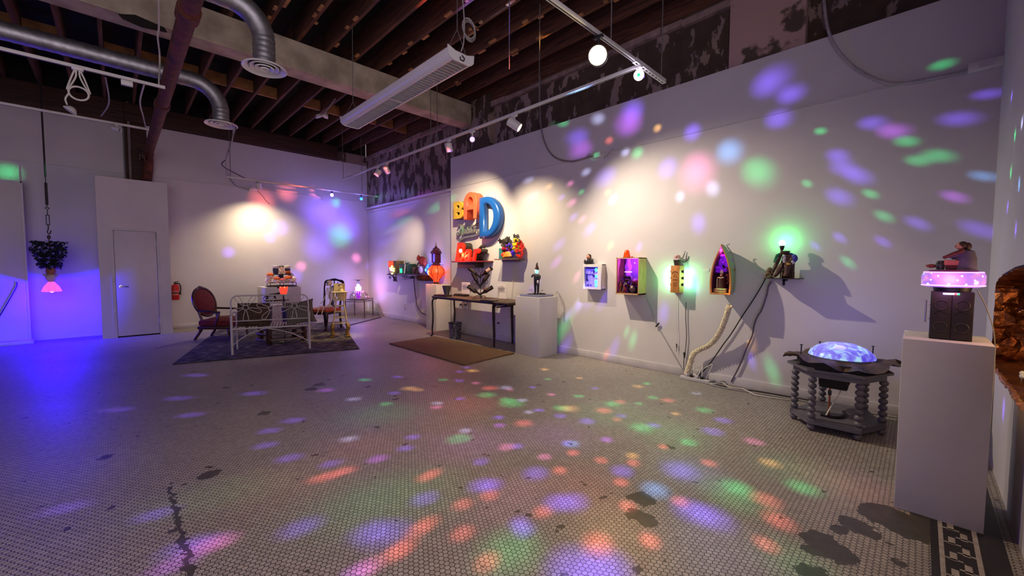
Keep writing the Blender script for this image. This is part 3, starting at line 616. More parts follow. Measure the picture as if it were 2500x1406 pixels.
# ------------------------------------------------------------------ sitting corner
RUGM = mat('worn_rug_weave', (150, 134, 124), .95, 0, .1, 7, .15, col2=(30, 26, 32), stretch=(1, 2.6, 1), detail=7, pos=(.48, .72))
rq = [(.509, 7.205), (2.815, 6.464), (3.902, 10.046), (1.50, 10.45)]
o = thing('patterned_rug', 'large dark patterned rug under the sitting corner', 'rug', (0, 0, 0)); MB().slab(rq, .0, .011).build('rug_field', RUGM, o)
bd = MB()
for a, b in zip(rq, rq[1:]+rq[:1]): bd.tube([(*a, .0055), (*b, .0055)], .0055, 6)
bd.build('rug_binding', mat('rug_edge', (40, 36, 42), .95), o)
a, b = V((3.764, 9.216, 0)), V((5.013, 10.114, 0)); d = b-a; q = Matrix.Rotation(math.atan2(d.y, d.x), 3, 'Z')
o = MB().box((0, 0, .006), (d.length, .055, .012), q, .003).build('floor_strip', mat('black_rubber', (30, 26, 28), .7)); o.location = (a+b)/2; tag(o, 'narrow black rubber strip lying on the floor near the back corner', 'floor strip')
# bench with wire flowers
IRON = mat('cream_painted_iron', (176, 166, 166), .45, .1, .06, 14)
ba = math.atan2(7.017-7.329, 2.237-1.199)
bn = thing('garden_bench', 'cream painted iron bench with wire flowers in its back, seen from behind', 'bench', (1.199, 7.329, .011), ba)
fr = MB().tube([(.018, 0, 0), (.018, 0, .8)]+[(.018+.09-.09*math.cos(R(t)), 0, .8+.1*math.sin(R(t))) for t in range(10, 91, 16)]+[(.965+.1*math.sin(R(t)), 0, .795+.1*math.cos(R(t))) for t in range(0, 91, 15)]+[(1.075, 0, 0)], .011, 10)
fr.tube([(.02, 0, .512), (1.07, 0, .505)], .009, 8); fr.build('back_frame', IRON, bn)
for i, (cx, cz, w_, a0) in enumerate(((.205, .715, .155, 90), (.545, .69, .145, 90), (.865, .715, .155, 90))):
    f = MB().tube([(cx+.036*math.cos(a*PI/8), .0, cz+.036*math.sin(a*PI/8)) for a in range(16)], .006, 6, True)
    for k in range(5):
        A = R(-90+72*k if i != 1 else 90+72*k); L = w_*(1.28 if k == 0 else 1.15); 
        pet = []
        for t in range(17):
            u = t/16; s = math.sin(PI*u); ang = (u-.5)*1.15
            rr = .036+L*(s**.6); pet.append((cx+rr*math.cos(A+ang*(.35+.35*s)), .0, cz+rr*math.sin(A+ang*(.35+.35*s))))
        pet = [(x, y, min(max(z, .515), .9)) for x, y, z in pet]
        f.tube(pet, .0055, 6)
    f.build('wire_flower', IRON, bn)
MB().tube(spline([(.02, 0, .14), (.2, 0, .28), (.42, 0, .365), (.52, 0, .365), (.8, 0, .28), (1.07, 0, .12)], 6), .008, 8).build('arched_brace', IRON, bn)
st = MB().tube([(.018, 0, .39), (1.075, 0, .385), (1.06, .47, .39), (.03, .47, .39)], .014, 8, True)
for k in range(24): x = .05+.043*k; st.box((x, .235, .398), (.018, .46, .006))
st.build('slatted_seat', IRON, bn)
for x in (.03, 1.06): MB().cyl((x, .45, 0), (x, .45, .6), .013, seg=10).build('leg', IRON, bn)
for x in (.018, 1.075): MB().cyl((x, 0, 0), (x, 0, .6), .018, seg=10).ball((x, 0, .61), (.026, .026, .014), 10).build('leg', IRON, bn)
for x in (.024, 1.068): MB().tube(spline([(x, 0, .61), (x, .22, .63), (x, .45, .6)], 6), .011, 8).tube(spline([(x, .05, .12), (x, .2, .27), (x, .4, .12)], 6), .008, 8).build('arm', IRON, bn)
def cushion(name, label, u, y, z, w_, h_, th, tilt, m_, rot=0, pinch=.0):
    def f(s):
        def g(a, b):
            x, zz_ = (a*2-1), (b*2-1); e = (1-abs(x)**3)*(1-abs(zz_)**3); px = x*w_/2*(1-pinch*(1-abs(zz_)**2)); pz = zz_*h_/2*(1-pinch*(1-abs(x)**2))
            return V((px, s*th/2*max(e, 0)**.6, pz))
        return g
    mb = MB().grid(13, 13, f(1)).grid(13, 13, f(-1)); bmesh.ops.remove_doubles(mb.bm, verts=mb.bm.verts[:], dist=1e-5)
    o = mb.build(name, m_); M = Matrix.Translation(bn.location) @ Matrix.Rotation(ba, 4, 'Z') @ Matrix.Translation((u, y, z)) @ Matrix.Rotation(tilt, 4, 'X') @ Matrix.Rotation(rot, 4, 'Y')
    o.location = M.translation; o.rotation_euler = M.to_euler(); return tag(o, label, 'cushion')
cushion('plush_cushion', 'dark brown plush cushion at the left end of the iron bench', .30, .14, .585, .44, .37, .15, -.12, mat('brown_plush', (74, 54, 42), .95, 0, .3, 14, .1), .02)
m, nt, b = nodes_mat('striped_ticking'); tc = N(nt, 'ShaderNodeTexCoord'); wv = N(nt, 'ShaderNodeTexWave', bands_direction='X'); wv.inputs['Scale'].default_value = 13; wv.inputs['Distortion'].default_value = .4; nt.links.new(tc.outputs['Object'], wv.inputs['Vector'])
nt.links.new(mixc(nt, math_n(nt, 'GREATER_THAN', wv.outputs['Fac'], .62), S2L((42, 38, 38)), S2L((142, 128, 116))), b.inputs['Base Color']); b.inputs['Roughness'].default_value = .95
cushion('striped_cushion', 'grey and cream striped cushion at the right end of the iron bench', .94, .13, .59, .46, .40, .14, -.1, m, -.13, .13)
# red balloon-back armchair
VELV = mat('dark_red_velvet', (104, 26, 30), .9, 0, .25, 22, .05); MAHO = mat('dark_mahogany', (62, 34, 24), .4, 0, .2, 6, stretch=(4, 4, 1))
ac = thing('armchair', 'dark red velvet armchair with an oval wooden back', 'chair', (1.40, 9.24, .011), R(50))
MB().box((0, -.02, .31), (.58, .56, .12), None, .04).ball((0, -.02, .36), (.26, .25, .05), 18).build('seat', VELV, ac)
MB().box((0, -.02, .225), (.6, .58, .06), None, .02).build('seat_rail', MAHO, ac)
def ov(t, s=1): return (.29*s*math.cos(t), .0, .68+.265*s*math.sin(t))
lean = lambda p_: (p_[0], .25+p_[1]+(p_[2]-.44)*.26, p_[2])
MB().tube([lean(ov(2*PI*k/28)) for k in range(28)], .022, 8, True).tube([lean((-.21, 0, .22)), lean((-.23, 0, .52))], .022).tube([lean((.21, 0, .22)), lean((.23, 0, .52))], .022).ball(lean((0, 0, .955)), (.06, .03, .025), 10).build('back_frame', MAHO, ac)
bk = MB().lathe([(0, .04), (.14, .032), (.21, .016), (.243, 0), (.21, -.014), (0, -.03)], seg=28)
bmesh.ops.transform(bk.bm, matrix=Matrix.Translation((0, .25+.24*.26, .68)) @ Matrix.Rotation(R(-14.6), 4, 'X') @ Matrix.Rotation(R(90), 4, 'X') @ Matrix.Diagonal((1.17, 1.07, 1, 1)), verts=bk.bm.verts[:]); bk.build('backrest', VELV, ac)
for s in (-1, 1):
    arm = MB().tube(spline([(s*.25, .28, .54), (s*.29, .1, .53), (s*.305, -.06, .52), (s*.295, -.13, .505)], 6), [.02]*18+[.03], 8).tube(spline([(s*.295, -.12, .5), (s*.305, -.1, .4), (s*.29, -.04, .26)], 5), .018, 8); arm.build('arm', MAHO, ac)
    MB().tube(spline([(s*.26, -.26, .23), (s*.29, -.285, .16), (s*.27, -.28, .07), (s*.28, -.3, 0)], 5), [.032, .034, .036, .036, .034, .03, .028, .025, .022, .02, .019, .019, .02, .022, .024, .026], 10).build('leg', MAHO, ac)
    MB().tube(spline([(s*.21, .24, .24), (s*.22, .27, .14), (s*.23, .36, 0)], 5), [.028]*5+[.022]*6, 10).build('leg', MAHO, ac)
# hoop table base
hp = fl(690, 832); ht = thing('hoop_table', 'low round table base of bent wooden hoops on the rug', 'table', (hp.x, hp.y, .011))
HOOP = mat('greyed_bentwood', (112, 100, 96), .6, 0, .2, 8)
for z, r in ((.07, .40), (.17, .395), (.235, .30)): MB().tube([(r*math.cos(a*PI/20), r*math.sin(a*PI/20), z) for a in range(40)], .018, 8, True).build('hoop', HOOP, ht)
for a in (-135, -45, 45, 135): MB().box((.40*math.cos(R(a)), .40*math.sin(R(a)), .15), (.07, .07, .30), Matrix.Rotation(R(a), 3, 'Z'), .01).build('leg', MAHO, ht)
MB().tube([(-.28, -.28, .245), (.28, .28, .245)], .014).tube([(-.28, .28, .235), (.28, -.28, .235)], .014).build('cross_brace', HOOP, ht)
# panther lamp
PX, PY = ony(693, 740, 7.9).x, 7.9
zp = lambda y: ony(693, y, PY).z
pl_ = thing('panther_lamp', 'dark tray lamp with a red tulip shade, standing behind the bench', 'lamp', (PX, PY, .011)); BRZ = mat('dark_bronze', (44, 34, 30), .4, .6, .15, 14)
ztr = zp(732)
MB().lathe([(0, 0), (.1, 0), (.1, .015), (.03, .03), (.012, .06)], seg=24).cyl((0, 0, .05), (0, 0, ztr-.01), .011).ball((0, 0, ztr-.06), .022, 10).ball((0, 0, ztr*.6), .018, 10).build('pole', BRZ, pl_)
MB().box((-.12, 0, ztr-.01), (.36, .16, .02), None, .008).build('tray', BRZ, pl_)
MB().cyl((0, 0, ztr), (0, 0, zp(722)), .014).lathe([(0, zp(723)), (.03, zp(722)), (.036, zp(719))], seg=16).build('shade_holder', BRZ, pl_)
zt0, zt1 = zp(721)-.011, zp(701)-.011; TUL = mat('red_tulip_glass', (230, 70, 50), .3, 0, .2, 18, emit=(255, 60, 40), es=1.5)
tp = MB().lathe([(.0, zt0), (.03, zt0+.005), (.052, zt0+.04), (.06, zt0+.08), (.066, zt1-.01), (.07, zt1), (.062, zt1-.004), (.05, zt0+.05), (0, zt0+.02)], seg=24)
for v in tp.bm.verts:
    if v.co.z > zt1-.03: v.co.z += .012*math.cos(6*math.atan2(v.co.y, v.co.x))
tp.build('tulip_shade', TUL, pl_); point('tulip_light', (PX, PY, zt0+.12), 2.5, (1, .2, .1), .02)
MB().ball((-.075, 0, zt1-.0), (.03, .012, .014), 8, Matrix.Rotation(-.6, 3, 'Y')).tube([(-.06, 0, zt1-.02), (-.075, 0, zt1)], .005).build('bird_finial', BRZ, pl_)
pan = [(.0, .0, .075), (-.05, 0, .08), (-.1, 0, .072), (.035, 0, .088), (.07, 0, .105), (.095, 0, .098), (.01, .016, .04), (.03, .018, 0), (-.005, -.016, .04), (-.03, -.018, 0), (-.105, .016, .04), (-.09, .018, 0), (-.115, -.016, .035), (-.14, -.018, 0), (-.13, 0, .06), (-.165, 0, .035), (-.17, 0, .01)]
po = skin('panther_figurine', pan, [(0, 1), (1, 2), (0, 3), (3, 4), (4, 5), (0, 6), (6, 7), (0, 8), (8, 9), (2, 10), (10, 11), (2, 12), (12, 13), (2, 14), (14, 15), (15, 16)], [.024, .022, .022, .02, .02, .012, .011, .009, .011, .009, .012, .009, .012, .009, .008, .006, .005], BRZ)
po.location = (PX-.145, PY, .011+ztr+.008); tag(po, 'black striding panther figurine standing on the lamp tray', 'figurine')
# tall stool beyond the bench
sp_ = ony(676, 743, 9.3); st = thing('low_stool', 'low stool with a pale lavender top in front of the back pedestal', 'stool', (sp_.x, 9.3, .011)); LAV = mat('pale_lavender_paint', (164, 152, 172), .5)
MB().box((0, 0, sp_.z-.03), (.42, .30, .035), None, .01).build('stool_top', LAV, st)
for x, y in ((-.15, -.1), (.15, -.1), (-.15, .1), (.15, .1)): MB().tube([(x*.9, y, sp_.z-.04), (x, y, .2), (x*1.05, y*1.05, 0)], [.03, .026, .016], 8).build('leg', mat('blue_grey_paint', (74, 68, 98), .5), st)
# back pedestal
x0, x1 = ony(648, 720, 10.3).x, ony(735, 720, 10.3).x
o = tag(MB().span((0, 0, 0), (x1-x0, .72, .885), .004).build('pedestal', PAINT2), 'white display pedestal by the back wall carrying the doll tower', 'pedestal'); o.location = (x0, 10.3, 0)
# doll tower
tx = ony(688, 690, 10.5).x; dt = thing('doll_tower', 'tiered sculpture of stacked doll heads and cups on the back pedestal', 'sculpture', (tx, 10.5, .885))
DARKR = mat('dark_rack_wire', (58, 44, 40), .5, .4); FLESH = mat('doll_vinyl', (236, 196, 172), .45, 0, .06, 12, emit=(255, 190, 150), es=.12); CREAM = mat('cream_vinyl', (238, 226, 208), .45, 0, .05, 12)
rk = MB().box((0, 0, .012), (.62, .3, .012))
for z in (.03, .1): rk.tube([(-.27, -.14, z), (.27, -.14, z), (.27, .14, z), (-.27, .14, z)], .007, 6, True)
for x in (-.27, 0, .27): rk.cyl((x, -.14, .012), (x, -.14, .1), .007).cyl((x, .14, .012), (x, .14, .1), .007)
rk.build('wire_rack', DARKR, dt)
MB().box((0, 0, .29), (.36, .24, .02), None, .008).cyl((0, .05, .1), (0, .05, .29), .05).build('upper_tray', DARKR, dt)
ORG = mat('orange_felt', (214, 96, 36), .8); PNK = mat('pink_felt', (224, 110, 130), .8)
for i, (x, y, z, r, hat) in enumerate(((-.13, -.12, .16, .06, 1), (.1, -.13, .17, .07, 1), (-.25, -.06, .25, .062, 1), (-.02, -.14, .14, .05, 2), (.23, -.08, .17, .055, 0), (.2, .0, .25, .055, 0), (-.28, -.02, .14, .05, 0), (.0, .1, .2, .06, 0))):
    r *= 1.2; hd = MB().ball((x, y, z), (r, r*.9, r), 14).ball((x, y-r*.85, z-.1*r), r*.22, 8).ball((x-r*.95, y, z), r*.25, 8).ball((x+r*.95, y, z), r*.25, 8).build('doll_head', (FLESH, CREAM)[i % 2], dt)
    MB().lathe([(r*1.02, 0), (r*.98, r*.35), (r*.6, r*.75), (0, r*.95)], (x, y+.004, z+r*.2), 14).build('hair', (CREAM, ORG, PNK)[hat], hd)
    MB().ball((x-r*.38, y-r*.82, z+r*.18), r*.12, 6).ball((x+r*.38, y-r*.82, z+r*.18), r*.12, 6).build('eyes', BCORD, hd)
    MB().box((x, y-r*.87, z-r*.42), (r*.5, r*.12, r*.14), None, r*.04).build('mouth', RED, hd)
NAVY = mat('navy_glaze', (52, 60, 92), .3)
for x, m_ in ((-.12, NAVY), (.13, NAVY)):
    cu = MB().lathe([(0, .30), (.05, .30), (.058, .34), (.062, .42), (.05, .43), (0, .43)], (x, 0, 0), 18).build('cup', m_, dt)
    MB().lathe([(.05, .428), (.07, .45), (.066, .49), (0, .5)], (x, 0, 0), 18).build('frothy_top', CREAM, cu)
db = MB().ball((0, -.02, .36), (.06, .045, .065), 12).ball((0, -.02, .44), .048, 12).ball((-.06, -.04, .35), .02, 8).ball((.06, -.04, .35), .02, 8).build('small_doll', FLESH, dt)
MB().lathe([(.05, 0), (.05, .025), (.025, .05), (0, .055)], (0, -.012, .448), 14).build('hair', DARKR, db)
MB().box((.12, -.08, .335), (.1, .06, .06), None, .015).build('orange_box', ORG, dt)
# chippendale side chair, skeleton, high chair
EBON = mat('ebonised_wood', (38, 22, 26), .35, 0, .15, 8); SIEN = mat('burnt_orange_leather', (176, 84, 32), .5, 0, .12, 9)
qc = thing('side_chair', 'dark splat-back side chair with a burnt orange seat', 'chair', (3.17, 8.98, .011), R(-58))
MB().box((0, -.02, .425), (.5, .5, .075), None, .028).ball((0, -.03, .455), (.22, .22, .03), 16).build('seat', SIEN, qc)
MB().box((0, -.02, .365), (.5, .5, .05), None, .01).build('seat_rail', EBON, qc)
for s in (-1, 1):
    MB().tube(spline([(s*.2, .27, 0), (s*.2, .24, .25), (s*.2, .23, .42), (s*.215, .27, .7), (s*.235, .32, .96), (s*.2, .33, 1.03), (s*.1, .335, 1.045)], 6), [.024]*14+[.021]*23, 8).build('back_stile', EBON, qc)
    MB().tube(spline([(s*.22, -.24, .4), (s*.245, -.26, .26), (s*.225, -.24, .12), (s*.232, -.26, 0)], 5), [.042, .044, .043, .04, .037, .034, .031, .028, .025, .022, .02, .02, .024, .03, .036, .036], 10).build('leg', EBON, qc)
MB().tube(spline([(-.22, .325, 1.0), (-.12, .335, 1.04), (0, .335, 1.065), (.12, .335, 1.04), (.22, .325, 1.0)], 6), .024, 8).ball((0, .33, 1.06), (.06, .02, .03), 10).build('crest_rail', EBON, qc)
spl = MB()
for pts in ([(-.05, .24, .44), (-.03, .25, .55), (-.09, .27, .7), (-.07, .3, .85), (-.1, .32, 1.0)], [(.05, .24, .44), (.03, .25, .55), (.09, .27, .7), (.07, .3, .85), (.1, .32, 1.0)], [(0, .24, .44), (0, .26, .62), (0, .31, .9), (0, .33, 1.04)], [(-.02, .24, .44), (.0, .27, .66), (.03, .3, .85), (0, .32, .98)]): spl.tube(spline(pts, 5), .012, 6)
spl.ball((0, .305, .88), (.06, .012, .05), 10).build('splat', EBON, qc)
BONE = mat('plastic_bone', (226, 216, 192), .5, 0, .06, 20)
sk = thing('toy_skeleton', 'small plastic skeleton slumped on the orange seat of the side chair', 'skeleton', (3.16, 8.72, .485), R(-70))
MB().ball((0, .03, .53), (.05, .062, .058), 14).ball((0, -.012, .50), (.036, .03, .03), 10).build('skull', BONE, sk)
MB().ball((-.02, -.032, .535), .012, 8).ball((.02, -.032, .535), .012, 8).box((0, -.04, .492), (.035, .008, .012)).build('eye_sockets', BCORD, sk)
rc = MB().tube(spline([(0, .04, .48), (0, .06, .34), (0, .05, .2), (0, .02, .06)], 6), .011, 6)
for k in range(7): z = .42-.034*k; r = .06+.012*math.sin(PI*k/6); rc.tube([(r*math.cos(a*PI/8), .03-r*.75*math.sin(a*PI/8)+.02, z-.012*math.sin(a*PI/8)) for a in range(-4, 13)], .0055, 5)
rc.build('rib_cage', BONE, sk)
MB().ball((0, .02, .04), (.07, .04, .035), 12).build('pelvis', BONE, sk)
for s in (-1, 1):
    MB().tube([(s*.075, .04, .43), (s*.11, .02, .27), (s*.12, -.04, .14), (s*.13, -.09, .1)], [.011, .008, .008, .012], 6).build('arm', BONE, sk)
    MB().tube([(s*.045, .0, .03), (s*.06, -.17, .05), (s*.07, -.235, -.1), (s*.075, -.25, -.13)], [.014, .011, .009, .012], 6).build('leg', BONE, sk)
YEL = mat('aged_ivory_paint', (226, 208, 150), .5, 0, .14, 10); hcx = ony(830, 760, 7.88).x
hc = thing('high_chair', 'ivory doll high chair with ladder legs and clawed feet at the rug edge', 'high chair', (hcx, 7.88, .011), R(-20))
GOLD = mat('antique_gold_paint', (170, 134, 56), .45, .3, .3, 14)
for sx in (-1, 1):
    for sy in (-1, 1):
        MB().tube([(sx*.065, sy*.06, .70), (sx*.13, sy*.12, .2)], .012, 8).build('leg', YEL, hc)
        cl = MB().tube(spline([(sx*.125, sy*.115, .23), (sx*.14, sy*.125, .16), (sx*.125, sy*.115, .08), (sx*.14, sy*.14, .03)], 5), [.034, .038, .04, .04, .038, .034, .03, .026, .024, .024, .026, .03, .032, .032, .03, .028], 10)
        for k in (-1, 0, 1): cl.ball((sx*.14+k*.024, sy*.14+sy*.03, .018), (.016, .026, .018), 8)
        cl.build('claw_foot', GOLD, hc)
rg = MB()
for i, z in enumerate((.26, .37, .48, .59)):
    w_ = .065+(.13-.065)*(.70-z)/.5
    for sy in (-1, 1): rg.cyl((-w_, sy*w_*.92, z), (w_, sy*w_*.92, z), .008, seg=8)
    for sx in (-1, 1): rg.cyl((sx*w_, -w_*.92, z), (sx*w_, w_*.92, z), .008, seg=8)
rg.build('rung', YEL, hc)
MB().box((0, 0, .71), (.2, .2, .025), None, .006).build('seat', YEL, hc)
tr = MB().box((0, -.03, .86), (.27, .22, .014), None, .004)
for k in range(7): tr.cyl((-.1+.033*k, -.1, .72), (-.1+.033*k, -.1, .86), .008, seg=8)
for s in (-1, 1): tr.cyl((s*.11, 0, .72), (s*.12, 0, .86), .01, seg=8).cyl((s*.09, .09, .72), (s*.09, .1, .86), .01, seg=8)
tr.build('tray', YEL, hc)
MB().grid(8, 6, lambda u, v: ((u-.5)*.2, .1+.02*math.sin(PI*u), .86+.16*v)).build('backrest', YEL, hc)
dl_ = thing('ivory_figurine', 'small ivory figure with a dark cap sitting in the high chair', 'figurine', (hcx+.02, 7.88, .73), R(-20))
MB().lathe([(0, 0), (.06, .01), (.065, .08), (.05, .17), (.03, .21), (0, .21)], seg=16).ball((-.05, -.05, .14), (.018, .05, .018), 8).ball((.05, -.05, .14), (.018, .05, .018), 8).build('body', YEL, dl_)
MB().ball((0, 0, .245), .042, 12).ball((0, -.04, .24), .01, 6).build('head', YEL, dl_)
MB().lathe([(.046, 0), (.04, .03), (0, .045)], (0, .008, .25), 14).build('cap', mat('brown_cap', (110, 88, 60), .7), dl_)
# glass side table with lit bottle lamp in the corner
gx, gy = 4.66, 10.64; gt = thing('glass_side_table', 'chrome framed glass side table in the back corner', 'table', (gx, gy, 0), R(41))
PEW = mat('pewter_metal', (128, 112, 112), .35, .8, .05, 10); GLS = mat('clear_glass', (240, 244, 250), .03, 0, .0, 5, trans=1, ior=1.45)
for sx in (-.26, .26):
    for sy in (-.26, .26): MB().box((sx, sy, .245), (.022, .022, .49)).build('leg', PEW, gt)
fr_ = MB()
for z in (.485, .43):
    for s in (-.26, .26): fr_.box((s, 0, z), (.016, .52, .016)).box((0, s, z), (.52, .016, .016))
fr_.build('frame', PEW, gt)
MB().box((0, 0, .497), (.54, .54, .008)).build('glass_top', GLS, gt)
bl_ = thing('bottle_lamp', 'glowing blue and violet glass lamp topped by a little aeroplane', 'lamp', (gx-.02, gy, .503))
MB().lathe([(0, 0), (.05, 0), (.045, .03), (.065, .1), (.075, .18), (.055, .215), (.05, .22)], seg=20).build('vase', mat('violet_glass', (110, 40, 130), .15, 0, .2, 12, emit=(150, 30, 200), es=.9), bl_)
MB().lathe([(.05, .215), (.075, .22), (.07, .235), (.07, .3), (.078, .31), (0, .312)], seg=20).build('light_band', glow('white_blue_glow', (200, 205, 255), 9), bl_)
MB().ball((0, 0, .36), .055, 16).build('globe', mat('blue_glass_globe', (120, 130, 250), .2, emit=(90, 100, 255), es=.9), bl_)
MB().box((0, -.0, .5), (.26, .035, .008), Matrix.Rotation(.02, 3, 'Y'), .003).ball((0, 0, .485), (.02, .09, .018), 10).box((0, .08, .49), (.08, .02, .005)).cyl((-.045, 0, .41), (-.05, 0, .5), .003).cyl((.045, 0, .41), (.05, 0, .5), .003).cyl((0, 0, .41), (0, 0, .48), .004).build('toy_aeroplane', DGREY, bl_)
point('bottle_lamp_light', (gx-.12, gy-.12, .85), 7, (.32, .26, 1), .05); point('bottle_lamp_pink', (gx+.12, gy-.1, .74), 2.2, (1, .15, .4), .03)
cg = thing('wire_cloche', 'wire dome cage surrounding the foot of the glowing bottle lamp', 'wire dome', (gx, gy, .503)); wd = MB()
for k in range(9): a = PI*k/9; wd.tube([(.24*math.cos(t*PI/14)*math.cos(a), .24*math.cos(t*PI/14)*math.sin(a), .23*math.sin(t*PI/14)) for t in range(0, 6)], .0035, 5).tube([(-.24*math.cos(t*PI/14)*math.cos(a), -.24*math.cos(t*PI/14)*math.sin(a), .23*math.sin(t*PI/14)) for t in range(0, 6)], .0035, 5)
for r, z in ((.24, .004), (.215, .1), (.11, .205)): wd.tube([(r*math.cos(a*PI/14), r*math.sin(a*PI/14), z) for a in range(28)], .0035, 5, True)
wd.build('wire_cage', PEW, cg)
for i, (x, y, c) in enumerate(((.2, -.12, (255, 90, 150)), (-.2, -.13, (190, 190, 255)), (.1, -.2, (255, 120, 200)), (-.06, -.22, (140, 140, 255)))): MB().ball((x, y, .05+.06*(i % 2)), .013, 8).build('fairy_bulb', glow('fairy_%d' % i, c, 4), cg)
cable('power_lead', 'grey cord from the corner table down along the baseboard', [(gx+.3, gy-.1, .48), (gx+.4, gy-.25, .25), (gx+.42, gy-.45, .02), (5.05, 9.9, .008), (5.13, 9.3, .008), (5.13, 8.4, .008), (5.13, 7.75, .008)], .007, GREYM, 'cord')
# ------------------------------------------------------------------ recess wall sculptures (beyond the panel end)
def wall_thing(name, label, cat, px, py, x=XR, group=None):
    p = onx(px, py, x); return thing(name, label, cat, (x, p.y, p.z), WR, group)
BLK = mat('black_wrought_iron', (30, 26, 30), .5, .4, .1, 15)
t = thing('wall_lightbox', 'small dark box of yellow bulbs on a scrolled black bracket', 'wall sculpture', (XR, 9.42, 1.17), WR)
MB().span((-.2, -.22, 0), (.2, 0, .34), .004).build('case', mat('aged_brass_case', (84, 66, 54), .5, .3, .2, 10), t)
MB().span((-.19, -.226, .19), (.06, -.215, .33)).build('red_panel', glow('red_panel_glow', (255, 60, 24), 1.6), t)
MB().span((-.19, -.226, .02), (-.06, -.215, .18)).build('pink_panel', mat('pink_pattern', (190, 130, 180), .5, 0, .4, 40), t)
YB_ = glow('yellow_bulb_glow', (250, 240, 90), 7)
for x, z in ((.02, .2), (-.07, .155), (.02, .15), (.11, .14), (-.05, .11), (.02, .095), (.1, .085), (.02, .02)): MB().ball((x, -.235, z), .021, 10).build('bulb', YB_, t)
for z in (.09, .15, .21): MB().ball((-.225, -.15, z), .017, 10).build('side_bulb', glow('white_bulb_glow', (255, 245, 200), 7), t)
br = MB().span((-.25, -.24, -.02), (.21, 0, 0)).cyl((0, -.2, -.02), (0, -.12, -.17), .012)
for s in (-1, 1):
    br.tube(spline([(s*.02, -.16, -.16), (s*.05, -.17, -.07), (s*.14, -.19, -.04), (s*.19, -.2, -.08), (s*.15, -.2, -.11), (s*.12, -.19, -.08)], 6), .01, 6).tube(spline([(0, -.14, -.15), (s*.06, -.14, -.13), (s*.09, -.14, -.16), (s*.05, -.14, -.18), (s*.02, -.14, -.16)], 6), .01, 6)
br.build('scrolled_bracket', BLK, t)
t = thing('wall_case', 'dark green lit case with a small grey creature lying on top', 'wall sculpture', (XR, 8.83, 1.195), WR); DG = mat('dark_green_lacquer', (28, 58, 48), .3, 0, .2, 12)
MB().span((-.2, -.24, 0), (.2, 0, .235), .004).build('case', DG, t)
MB().span((-.15, -.246, .02), (-.06, -.236, .12)).build('green_light_panel', glow('green_panel_glow', (20, 240, 110), 4), t)
MB().box((.09, -.25, .115), (.022, .012, .22), Matrix.Rotation(.2, 3, 'Y')).build('white_bar', WMET, t)
MB().span((-.24, -.27, -.03), (.42, 0, 0), .004).prism([(-.2, -.03), (.36, -.03), (.2, -.12), (-.06, -.1)], -.2, 0).build('shelf', mat('dark_slate_paint', (54, 46, 58), .5), t)
MB().ball((-.02, -.12, .27), (.07, .05, .035), 10).ball((-.04, -.13, .30), .03, 10).tube(spline([(.05, -.12, .27), (.11, -.12, .27), (.13, -.12, .24)], 5), .012, 6).build('creature', mat('grey_resin', (120, 134, 138), .5), t)
MB().span((.22, -.14, 0), (.36, 0, .16), .004).build('small_block', mat('grey_brown_card', (96, 80, 76), .6), t)
# rooster shelf
t = thing('curved_wall_shelf', 'curved dark wooden wall shelf under the red rooster', 'shelf', (XR, 8.18, 1.19), WR)
MB().span((-.42, -.26, -.04), (.46, 0, 0), .008).build('shelf_board', MAHO, t)
MB().lathe([(.0, -.16), (.26, -.15), (.32, -.1), (.34, -.04)], (.12, 0, 0), 24).build('shelf_bracket', MAHO, t)
FEA = mat('rust_red_feathers', (150, 52, 26), .8, 0, .35, 24)
t = thing('rooster_sculpture', 'rust red rooster riding a dark hooped frame beside the blue glow', 'sculpture', (XR-.14, 8.2, 1.19), WR)
MB().ball((.05, 0, .31), (.13, .06, .1), 14).ball((-.1, 0, .37), (.045, .035, .05), 10).tube(spline([(-.02, 0, .34), (-.08, 0, .38), (-.1, 0, .36)], 5), [.06]*5+[.045]*6, 8).ball((.17, 0, .27), (.06, .04, .1), 10).jitter(.01, 3).build('rooster_body', FEA, t)
MB().tube(spline([(-.12, 0, .40), (-.1, 0, .44), (-.06, 0, .41)], 5), .014, 6).ball((-.15, 0, .36), (.022, .012, .012), 6).build('comb_and_beak', RED, t)
hp_ = MB()
for k in range(3): hp_.tube(spline([(-.26, -.02+.02*k, .02), (-.2, 0, .16), (-.08, 0, .27), (.06, 0, .28), (.17, 0, .18), (.2, .02*k, .0)], 5), .014, 6)
hp_.tube(spline([(-.25, 0, .1), (-.22, 0, .02), (-.08, 0, .01)], 4), .014, 6).tube(spline([(-.1, 0, .01), (-.06, 0, .13), (.02, 0, .22)], 4), .022, 6).build('hooped_frame', MAHO, t)
MB().ball((.02, -.02, .1), (.09, .03, .09), 12).build('pale_drum', mat('pale_drumskin', (196, 190, 214), .6), t)
t = thing('blue_globe_lamp', 'blue glowing glass lamp between the rooster and the tower lantern', 'lamp', (XR-.14, 7.87, 1.19), WR)
MB().lathe([(0, 0), (.03, 0), (.06, .04), (.075, .1), (.06, .17), (.03, .2), (.035, .23), (0, .24)], seg=18).build('globe', glow('blue_globe_glow', (20, 70, 255), 2.2), t)
MB().ball((-.01, -.065, .1), (.03, .02, .035), 10).build('bright_core', glow('cyan_core_glow', (60, 190, 255), 5), t)
point('blue_globe_light', (XR-.24, 7.83, 1.42), 3, (.1, .2, 1), .05)
